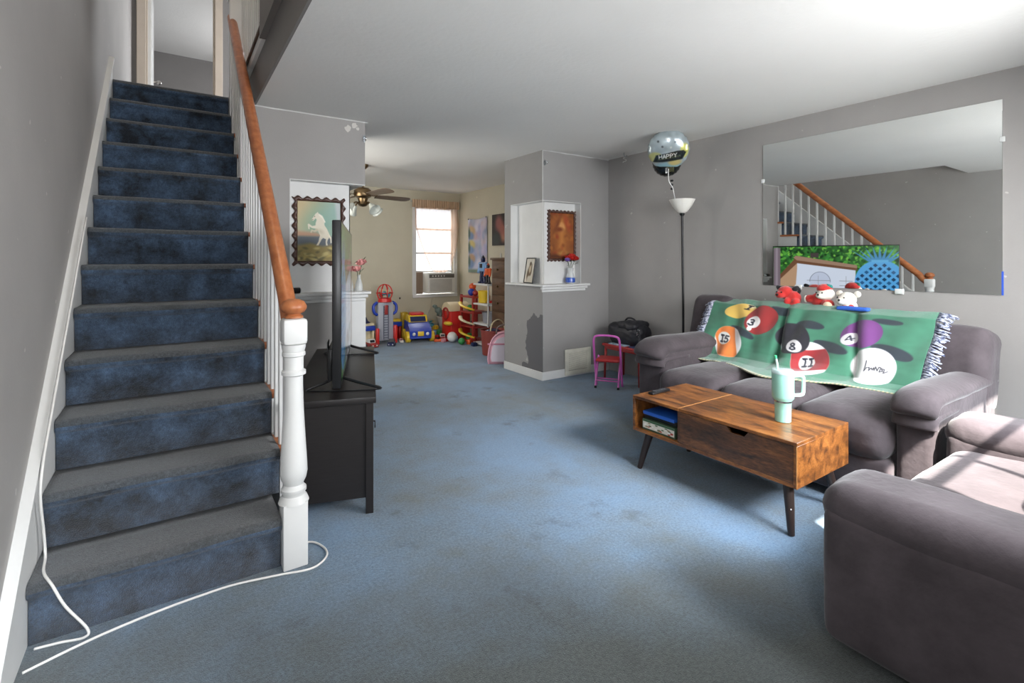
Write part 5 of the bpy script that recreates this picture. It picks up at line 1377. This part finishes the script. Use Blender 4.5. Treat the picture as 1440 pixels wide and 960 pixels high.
def robot(label, c, h, a, b, d):
    """standing toy figure: legs, torso, arms, head with a crest"""
    t = thing('toy_robot', label, 'toy robot', c); x, y, z = c; u = h
    bm = cushion(x - .09 * u, x + .09 * u, y - .17 * u, y + .17 * u, z + .42 * u, z + .74 * u, .05 * u, (0, 0, 0), 4, 0); obj('torso', bm, a, t)
    for s in (-1, 1):
        bm = tube(B(), [(x, y + s * .09 * u, z + .45 * u), (x - .02 * u, y + s * .11 * u, z + .22 * u), (x, y + s * .12 * u, z + .05 * u)], [.06 * u, .055 * u, .075 * u], 10); box(bm, x - .12 * u, x + .07 * u, y + s * .12 * u - .06 * u, y + s * .12 * u + .06 * u, z, z + .06 * u, .01 * u); obj('leg', bm, b, t)
        bm = tube(B(), [(x, y + s * .20 * u, z + .68 * u), (x - .02 * u, y + s * .25 * u, z + .52 * u), (x - .06 * u, y + s * .24 * u, z + .36 * u)], [.055 * u, .045 * u, .055 * u], 10); ball(bm, (x, y + s * .20 * u, z + .69 * u), .075 * u, 10); obj('arm', bm, a, t)
    bm = cushion(x - .07 * u, x + .07 * u, y - .07 * u, y + .07 * u, z + .76 * u, z + .92 * u, .04 * u, (0, 0, 0), 3, 0); obj('head', bm, b, t)
    bm = B()
    for s in (-1, 0, 1): box(bm, x - .02 * u, x + .02 * u, y + s * .06 * u - .015 * u, y + s * .06 * u + .015 * u, z + .88 * u, z + (1.0 - .04 * abs(s)) * u, .004 * u)
    obj('crest', bm, d, t)
    obj('chest_plate', bx(x - .105 * u, x - .085 * u, y - .09 * u, y + .09 * u, z + .55 * u, z + .70 * u, .008 * u), d, t)
    return t
robot('tall blue and black toy robot standing on the white shelf', (3.68, 6.16, .885), .40, TOY['pale'], TOY['navy'], TOY['black'])
robot('orange and black toy robot standing on the white shelf beside the blue one', (3.64, 5.955, .885), .29, TOY['orange'], TOY['black'], TOY['orange'])
robot('small red and grey toy robot standing behind the orange one on the white shelf', (3.85, 5.97, .885), .24, TOY['grey'], TOY['brick'], TOY['red'])
single('toy_bin', lathe(B(), [(.06, 0), (.075, .005), (.085, .17), (.09, .175), (.08, .17), (.07, .012), (0, .012)], (3.70, 6.17, .603), 20), TOY['yellow'], 'yellow toy cup on the upper shelf under the blue robot', 'toy bin')
def plane(label, c, m, m2, rot):
    t = thing('toy_plane', label, 'toy plane', (0, 0, 0))
    obj('fuselage', lathe(B(), [(.0, -.11), (.02, -.10), (.03, -.03), (.028, .05), (.012, .13), (0, .135)], (0, 0, .04), 14, 'X'), m, t, True)
    obj('wing', bx(-.03, .03, -.13, .13, .036, .044, .003), m2, t); bm = bx(.10, .13, -.05, .05, .04, .046, .002); box(bm, .10, .135, -.004, .004, .04, .09, .002); obj('tail', bm, m2, t)
    t.location = c; t.rotation_euler = (0, 0, rot); return t
single('storage_bin', lathe(B(), [(.09, 0), (.10, .004), (.115, .15), (.12, .155), (.108, .15), (.092, .01), (0, .01)], (3.74, 6.07, .323), 24), mat('clear_grey_bin', (150, 150, 156), .3), 'grey storage bin on the middle board of the white shelf', 'bin')
plane('red and white toy plane on the middle board of the white shelf', (3.72, 5.985, .602), TOY['red'], TOY['pale'], .2).scale = (.66, .66, .66)

# big red toy tower with coloured pieces, by the corner
tw = thing('toy_play_tower', 'tall red plastic play tower with coloured ramps and balls near the far corner', 'toy tower', (3.74, 6.50, 0))
bm = B(); x, y = 3.74, 6.50
for sx in (-.13, .13):
    for sy in (-.18, .18): box(bm, x + sx - .018, x + sx + .018, y + sy - .018, y + sy + .018, 0, .70, .006)
for z in (.01, .22, .43, .66): box(bm, x - .15, x + .15, y - .20, y + .20, z, z + .025, .005)
obj('tower_frame', bm, TOY['brick'], tw)
for i, (z, m) in enumerate(((.52, 'yellow'), (.31, 'cream'), (.12, 'yellow'))):
    bm = tube(B(), smooth_path([(x - .16, y + .16, z + .06), (x - .22, y + .02, z + .03), (x - .20, y - .12, z), (x - .12, y - .20, z - .03)], 5), .032, 8, sq=.45, up=(0, 0, 1)); obj('ramp', bm, TOY[m], tw, True)
for i, (dx, dy, z, m) in enumerate(((-.06, .0, .74, 'blue'), (.02, .09, .75, 'red'), (-.05, -.10, .73, 'brick'), (-.03, .02, .82, 'orange'), (-.05, .06, .50, 'green'), (-.07, -.06, .28, 'navy'), (-.06, .06, .07, 'green'), (-.10, -.12, .06, 'red'))):
    obj('ball', ball(B(), (x + dx, y + dy, z), .055 - .006 * (i % 3), 12), TOY[m], tw, True)
rb = thing('toy_kitchen', 'red toy box with a rounded tan lid standing left of the play tower', 'toy box', (3.62, 6.88, 0))
obj('box', bx(3.46, 3.80, 6.74, 7.05, 0, .44, .02), TOY['red'], rb)
bm = B(); prism(bm, [(6.74 + .155 * (1 - math.cos(a)), .44 + .13 * math.sin(a)) for a in np.linspace(0, PI, 14)], 'X', 3.46, 3.80); obj('lid', bm, TOY['cream'], rb)
bm = B(); tube(bm, [(3.448, 6.89 + .085 * math.cos(a), .40 + .085 * math.sin(a)) for a in np.linspace(0, 2*PI, 20)[:-1]], .014, 6, closed=True); obj('wheel_emblem', bm, TOY['brick'], rb, True)
obj('side_tray', ball(B(), (3.43, 6.77, .26), (.06, .10, .03), 14), TOY['yellow'], rb, True)
single('toy_ball', ball(B(), (3.40, 6.58, .085), .075, 16), TOY['white'], 'white ball on the carpet in front of the red toy box', 'ball', smooth=True)
single('toy_ball', ball(B(), (3.43, 6.34, .05), .05, 14), TOY['green'], 'small green ball on the carpet before the play tower', 'ball', smooth=True)
def car(label, c, L, body, roof, rot=0.0, name='toy_car', hi=1.0):
    """toy vehicle: body with bonnet, cabin, windows, four wheels. front faces local -Y"""
    t = thing(name, label, 'toy vehicle', (0, 0, 0)); w = L * .52; h = L * .30 * hi
    prof = [(-L / 2, .18 * h), (-L / 2, .75 * h), (-.42 * L, .95 * h), (-.12 * L, 1.05 * h), (L / 2, 1.05 * h), (L / 2, .18 * h)]
    obj('body', prism(B(), prof, 'X', -w / 2, w / 2), body, t)
    prof = [(-.14 * L, 1.04 * h), (-.04 * L, 1.75 * h), (.36 * L, 1.75 * h), (.44 * L, 1.04 * h)]
    obj('cabin', prism(B(), prof, 'X', -w * .44, w * .44), roof, t)
    bm = B(); box(bm, -w * .38, w * .38, -.10 * L, -.05 * L, 1.15 * h, 1.6 * h, .003); bm2 = bm
    obj('windscreen', prism(B(), [(-.136 * L, 1.14 * h), (-.065 * L, 1.64 * h), (-.05 * L, 1.62 * h), (-.12 * L, 1.12 * h)], 'X', -w * .36, w * .36), TOY['black'], t); bm.free()
    for sy in (-.30, .30):
        for sx in (-1, 1): obj('wheel', lathe(B(), [(.0, -.02 * L), (.10 * L, -.02 * L), (.115 * L, 0), (.10 * L, .035 * L), (0, .035 * L)], (sx * w * .5, sy * L, .115 * L), 16, 'X'), TOY['black'], t)
    for sx in (-1, 1): obj('headlight', ball(B(), (sx * w * .3, -L / 2, .55 * h), .05 * L, 8), TOY['white'], t, True)
    t.location = c; t.rotation_euler = (0, 0, rot); return t
TRK = thing('toy_truck', 'big blue and yellow plastic toy truck with a red roof against the far wall', 'toy vehicle', (0, 0, 0))
prof = [(-.24, .06), (-.25, .17), (-.10, .27), (-.02, .29), (.24, .29), (.24, .06)]
obj('body', prism(B(), prof, 'X', -.16, .16), TOY['blue'], TRK)
obj('cab', prism(B(), [(-.06, .285), (.0, .38), (.20, .38), (.24, .285)], 'X', -.14, .14), TOY['yellow'], TRK); obj('roof', bx(-.10, .10, .0, .18, .38, .42, .015), TOY['red'], TRK)
obj('windscreen', prism(B(), [(-.066, .295), (-.012, .365), (.0, .36), (-.054, .29)], 'X', -.115, .115), TOY['navy'], TRK)
obj('grille_plate', bx(-.045, .045, -.258, -.240, .10, .17, .006), TOY['yellow'], TRK)
for s in (-1, 1):
    obj('headlight', ball(B(), (s * .10, -.248, .13), .026, 10), TOY['white'], TRK, True)
    for yy in (-.15, .15): obj('wheel', lathe(B(), [(0, -.03), (.07, -.03), (.082, -.02), (.082, .03), (.07, .04), (0, .04)], (s * .175, yy, .082), 20, 'X'), TOY['yellow'], TRK)
obj('bumper', bx(-.15, .15, -.275, -.245, .065, .09, .008), TOY['blue'], TRK)
TRK.location = (3.06, 7.06, 0); TRK.rotation_euler = (0, 0, R(-12))
single('toy_block', bx(2.95, 3.05, 7.39, 7.48, 0, .40, .01), TOY['yellow'], 'yellow toy post behind the big blue truck', 'toy block')
# rescue tower with ladder and red ball cage
rt = thing('toy_rescue_tower', 'grey toy rescue tower with a ladder, blue arms and a red ball cage on top', 'toy tower', (2.58, 7.12, 0))
x, y = 2.57, 7.12
bm = bx(x - .115, x + .115, y - .05, y + .06, .04, .60, .012); obj('tower', bm, TOY['grey'], rt)
bm = B(); box(bm, x - .04, x - .03, y - .062, y - .05, .06, .55); box(bm, x + .03, x + .04, y - .062, y - .05, .06, .55)
for i in range(13): box(bm, x - .04, x + .04, y - .060, y - .052, .08 + i * .037, .09 + i * .037)
obj('ladder', bm, mat('toy_dark_grey', (96, 100, 116), .4), rt)
obj('sign_strip', bx(x - .025, x + .025, y - .066, y - .0625, .42, .56, .002), TOY['brick'], rt)
for s in (-1, 1):
    obj('arm', tube(B(), smooth_path([(x + s * .115, y, .60), (x + s * .17, y - .01, .55), (x + s * .165, y - .02, .46), (x + s * .12, y - .02, .42)], 5), .03, 10, sq=.7), TOY['blue'], rt, True)
    obj('leg_post', bx(x + s * .135 - .022, x + s * .135 + .022, y - .10, y - .05, 0, .26 - .03 * (s < 0), .006), TOY['red'], rt)
bm = B(); cz = .735
for t_ in (0, PI / 4, PI / 2, 3 * PI / 4): tube(bm, [(x + .115 * math.cos(a) * math.cos(t_), y + .115 * math.cos(a) * math.sin(t_), cz + .125 * math.sin(a)) for a in np.linspace(0, 2*PI, 25)[:-1]], .0075, 6, closed=True)
tube(bm, [(x + .118 * math.cos(a), y + .118 * math.sin(a), cz) for a in np.linspace(0, 2*PI, 25)[:-1]], .0075, 6, closed=True)
obj('ball_cage', bm, TOY['red'], rt, True)
obj('cage_base', lathe(B(), [(.09, .60), (.10, .605), (.095, .655), (.06, .665), (0, .665)], (x, y, 0), 24), TOY['red'], rt)
for i, m in enumerate(('teal', 'blue', 'cream', 'brick', 'teal', 'cream')): obj('caged_ball', ball(B(), (x + .055 * math.cos(i * 1.05), y + .05 * math.sin(i * 1.05), .70 + .03 * (i % 3)), .03, 10), TOY[m], rt, True)
def garage(label, c, post, roofm):
    t = thing('toy_garage', label, 'toy building', c); x, y, z = c
    bm = B(); box(bm, x - .10, x - .075, y - .06, y + .06, 0, .20, .004); box(bm, x + .075, x + .10, y - .06, y + .06, 0, .20, .004); box(bm, x - .10, x + .10, y + .045, y + .06, 0, .20, .003); obj('walls', bm, post, t)
    obj('roof', bx(x - .115, x + .115, y - .075, y + .07, .20, .27, .008), TOY['blue'], t); obj('upper_deck', bx(x - .10, x + .10, y - .065, y + .06, .27, .31, .008), roofm, t); return t
garage('small blue-roofed toy garage with a cream deck left of the rescue tower', (2.30, 7.14, 0), TOY['cream'], TOY['cream'])
garage('small blue-roofed toy garage with red posts and a yellow deck right of the rescue tower', (2.80, 7.385, 0), TOY['red'], TOY['yellow'])
single('toy_helmet', lathe(B(), [(.10, 0), (.115, .004), (.11, .012), (.085, .03), (.06, .085), (0, .10)], (2.24, 7.14, .311), 24), TOY['navy'], 'dark blue toy cap lying on the cream-decked garage', 'toy cap')
single('paper_plate', lathe(B(), [(.0, 0), (.09, .004), (.14, .03), (.145, .03), (.09, -.002), (0, -.006)], (2.33, 7.40, .76), 28, 'Y'), TOY['cream'], 'pale disc standing against the far wall behind the red ball cage', 'toy disc') if False else None
car('small white toy van at the left end of the row of toys', (2.29, 6.86, 0), .19, TOY['brick'], TOY['white'], .15, 'toy_van', 1.1)
car('small navy toy car in front of the rescue tower', (2.57, 6.84, 0), .17, TOY['navy'], TOY['black'], -.5)
car('little white toy van with a red base beside the bin', (3.385, 6.87, 0), .15, TOY['brick'], TOY['white'], -.3, 'toy_van', 1.2)
car('small pale toy car in front of the red-posted garage', (2.785, 7.02, 0), .10, TOY['white'], TOY['pink'], -.2)
plane('teal and yellow toy plane on the teal toy tray under the window', (3.41, 7.33, .209), TOY['teal'], TOY['yellow'], .7).scale = (.6, .6, .6)
for i, (lab, c, s_, m, r) in enumerate((('red toy block in the small heap right of the big truck', (3.345, 6.985, 0), (.07, .07, .06), 'red', .3), ('pale blue toy block in the small heap right of the big truck', (3.40, 7.14, 0), (.10, .07, .12), 'pale', -.2), ('green toy block beside the bin', (3.415, 7.045, 0), (.07, .05, .13), 'green', .5), ('orange flat toy block at the front of the toy heap', (3.27, 6.78, 0), (.12, .06, .035), 'orange', -.4), ('red flat toy block at the front of the toy heap', (3.39, 6.735, 0), (.10, .06, .04), 'red', .2), ('yellow toy block on top of the pale blue one', (3.34, 7.10, .12), (.08, .07, .06), 'yellow', .6))):
    if i == 5: c = (3.40, 7.14, .129)
    bm = bx(-s_[0] / 2, s_[0] / 2, -s_[1] / 2, s_[1] / 2, 0, s_[2], .008); 
    for sx in (-.25, .25): lathe(bm, [(.014, s_[2] - .001), (.014, s_[2] + .008), (0, s_[2] + .008)], (sx * s_[0], 0, 0), 12)
    bm.transform(Matrix.Translation(c) @ Matrix.Rotation(r, 4, 'Z')); single('toy_block', bm, TOY[m], lab, 'toy block', origin=c)
for lab, c, s_, m, r in (('navy toy block beside the pale blue block right of the truck', (3.325, 7.09, 0), (.05, .06, .09), 'navy', .2), ('white toy block at the back of the toy heap by the truck', (3.34, 7.24, 0), (.07, .07, .16), 'white', .5),
                         ('teal toy tray at the back of the toy heap under the window', (3.40, 7.34, 0), (.11, .08, .20), 'teal', -.2), ('small pink toy block by the little white van', (3.31, 6.68, 0), (.06, .05, .05), 'pink', .3),
                         ('black toy block between the truck wheel and the toy heap', (3.315, 6.91, 0), (.05, .05, .035), 'black', .8), ('cream toy block left of the red-posted garage', (2.61, 7.40, 0), (.10, .07, .22), 'cream', .1),
                         ('orange toy block on the carpet before the play tower', (3.55, 6.33, 0), (.08, .06, .06), 'orange', .5), ('navy toy block at the foot of the white shelf', (3.52, 6.14, 0), (.07, .07, .05), 'navy', .1),
                         ('pale blue toy block at the foot of the play tower', (3.53, 6.72, 0), (.05, .06, .07), 'pale', .2)):
    bm = bx(-s_[0] / 2, s_[0] / 2, -s_[1] / 2, s_[1] / 2, 0, s_[2], .007)
    for sx in (-.25, .25): lathe(bm, [(.013, s_[2] - .001), (.013, s_[2] + .008), (0, s_[2] + .008)], (sx * s_[0], 0, 0), 12)
    bm.transform(Matrix.Translation(c) @ Matrix.Rotation(r, 4, 'Z')); single('toy_block', bm, TOY[m], lab, 'toy block', origin=c)
bn = thing('toy_bin', 'pale grey tub of toys with a grey toy dinosaur on top below the window', 'toy bin', (3.65, 7.25, 0))
obj('tub', lathe(B(), [(.10, 0), (.125, .006), (.155, .30), (.165, .305), (.165, .32), (.15, .318), (.12, .02), (0, .02)], (3.65, 7.25, 0), 28), mat('pale_grey_tub', (176, 170, 164), .4), bn)
obj('filling', cushion(3.54, 3.76, 7.14, 7.36, .14, .30, .06, (0, 0, .02), 6, .02, 5, 14), TOY['grey'], bn, True)
dn = thing('toy_dinosaur', 'grey-green toy dinosaur lying across the tub of toys', 'toy dinosaur', (3.56, 7.2, .32))
bm = tube(B(), smooth_path([(3.74, 7.24, .40), (3.66, 7.22, .37), (3.58, 7.21, .39), (3.50, 7.20, .40), (3.44, 7.19, .45), (3.41, 7.18, .49), (3.37, 7.17, .485)], 4), [.008] * 4 + [.02] * 3 + [.045] * 5 + [.05] * 4 + [.03] * 4 + [.025] * 3 + [.022, .014], 10); obj('body', bm, mat('grey_green_toy', (110, 126, 120), .5), dn, True)
for dx, dy in ((0, -.05), (0, .04), (-.09, -.05), (-.09, .04)): obj('leg', tube(B(), [(3.585 + dx, 7.21 + dy, .39), (3.58 + dx, 7.21 + dy * 1.4, .33)], [.02, .014], 8), MATS['grey_green_toy'], dn, True)
# red tub and pink doll carrier behind the pillar
rd = thing('toy_tub', 'large brick red plastic tub with a rope handle behind the pink carrier', 'tub', (3.42, 5.45, 0))
tx_, ty_ = 3.42, 5.46
obj('tub', lathe(B(), [(.13, 0), (.145, .006), (.165, .30), (.172, .305), (.172, .325), (.16, .323), (.14, .02), (0, .02)], (tx_, ty_, 0), 32), mat('brick_red_tub', (140, 62, 54), .5), rd)
obj('filling', cushion(tx_ - .11, tx_ + .11, ty_ - .11, ty_ + .11, .16, .31, .06, (0, 0, .02), 6, .02, 15, 12), TOY['navy'], rd, True)
obj('handle', tube(B(), smooth_path([(tx_ - .11, ty_ - .10, .32), (tx_ - .08, ty_ - .10, .42), (tx_, ty_ - .11, .46), (tx_ + .08, ty_ - .10, .42), (tx_ + .11, ty_ - .10, .32)], 5), .009, 8), TOY['cream'], rd, True)
PKP = mat('pink_fabric', (214, 160, 174), .7, var=.05); MESHW = mat('pale_mesh_window', (206, 196, 206), .6)
pc = thing('doll_carrier', 'pink arched carrier bag with a pale front panel standing just behind the pillar', 'carrier', (3.24, 4.95, 0))
arch = [(-.155, 0), (-.165, .06), (-.15, .18), (-.12, .28), (-.06, .345), (.02, .37), (.10, .35), (.16, .28), (.18, .15), (.175, 0)]
T = Matrix.Translation((3.235, 4.97, 0)) @ Matrix.Rotation(R(-35), 4, 'Z')
def tbm(bm): bm.transform(T); return bm
obj('shell', tbm(prism(B(), [(a, b) for a, b in arch], 'Y', -.09, .11, 3)), PKP, pc, True)
obj('front_panel', tbm(prism(B(), [(a * .80, .03 + b * .78) for a, b in arch], 'Y', -.094, -.088)), MESHW, pc)
obj('trim', tbm(tube(B(), smooth_path([(a, -.09, b) for a, b in arch], 3), .009, 8)), PKP, pc, True)
obj('seam_band', tbm(bx(-.17, .178, -.098, -.091, .225, .245, .002)), mat('deep_pink_band', (190, 126, 144), .6), pc)
obj('handle', tbm(tube(B(), smooth_path([(-.07, 0, .335), (-.06, 0, .41), (.02, 0, .45), (.10, 0, .41), (.11, 0, .33)], 5), .010, 8)), mat('grey_brown_handle', (110, 96, 92), .6), pc, True)
# ------------------------------------------------------------------ light and camera
wd = bpy.data.worlds.new('sky'); bpy.context.scene.world = wd; wd.use_nodes = True
bg = wd.node_tree.nodes['Background']; bg.inputs['Color'].default_value = (.86, .93, 1.0, 1); bg.inputs['Strength'].default_value = 1.9
def lamp(name, kind, loc, energy, col=(1, 1, 1), rot=None, size=None, aim=None, spread=None):
    l = bpy.data.lights.new(name, kind); l.energy = energy; l.color = col
    if kind == 'AREA':
        l.shape = 'RECTANGLE'; l.size, l.size_y = size
        if spread: l.spread = R(spread)
    if kind in ('POINT', 'SPOT') and size: l.shadow_soft_size = size
    o = bpy.data.objects.new(name, l); C.objects.link(o); o.location = loc
    if aim is not None: o.rotation_euler = Vector(aim).to_track_quat('-Z', 'Y').to_euler()
    return o
# sun through the picture window: heading into the room, 50 degrees high
el = R(50); hz = Vector((.44, .898, 0))
s = lamp('sun', 'SUN', (0, -4, 6), 34, (1, .95, .87), aim=hz * math.cos(el) + Vector((0, 0, -math.sin(el)))); s.data.angle = R(.6)
# daylight through the openings, plus added fill lamps
lamp('daylight_picture_window', 'AREA', ((WX0 + WX1) / 2, YF - .11, (WZ0 + WZ1) / 2), 124, (.97, .98, 1), size=(WX1 - WX0, WZ1 - WZ0), aim=(-.35, 1, -.65))
lamp('open_sky', 'AREA', (2.3, -6.0, 5.9), 2300, (.86, .93, 1), size=(3.0, 3.0), aim=(.05, 5.65, -4.5))
lamp('door_fill', 'AREA', (.085, YF - .09, 1.44), 32, (.95, .97, 1), size=(.5, .85), aim=(-.1, 1, -.05))  # added fill behind the camera, lifts the left wall and lower risers
lamp('daylight_play_window', 'AREA', (3.4, YB + 2.4, 3.9), 430, (.97, .98, 1), size=(3.2, 2.0), aim=(.05, -2.4, -2.3))
lamp('daylight_upstairs', 'AREA', (1.95, 6.1, 3.55), 60, (.92, .95, 1), size=(.8, 1.5), aim=(-1, -.03, -.1))
lamp('stairwell_fill', 'POINT', (-.1, 2.5, 4.7), 30, (1, .86, .70), size=.12)  # added fill for the head post, warm to mute the blue carpet
lamp('daylight_bedroom', 'AREA', (1.8, 9.2, 3.8), 40, (.97, .97, 1), size=(1.2, 1.2), aim=(-1, 0, .1))
lamp('daylight_play_side', 'AREA', (.62, 5.3, 1.4), 32, (1, .97, .92), size=(1.0, 1.2), aim=(1, 0, .0))

cam = bpy.data.cameras.new('camera'); co = bpy.data.objects.new('camera', cam); C.objects.link(co)
cam.sensor_width = 36.0; cam.lens = 36.0 * 700.82 / 1440.0
cam.shift_y = (364.63 - 480.0) / 1440.0
cam.clip_start = .02
co.location = (0, 0, 1.2271); co.rotation_euler = (PI / 2, 0, -R(34.1735))
sc = bpy.context.scene; sc.camera = co
sc.view_settings.view_transform = 'Standard'; sc.view_settings.look = 'None'; sc.view_settings.exposure = 0.0; sc.view_settings.gamma = 1.0; sc.view_settings.use_curve_mapping = False
sc.cycles.max_bounces = 10; sc.cycles.diffuse_bounces = 6; sc.cycles.transparent_max_bounces = 12
sc.cycles.sample_clamp_indirect = 6.0
sc.cycles.use_denoising = True
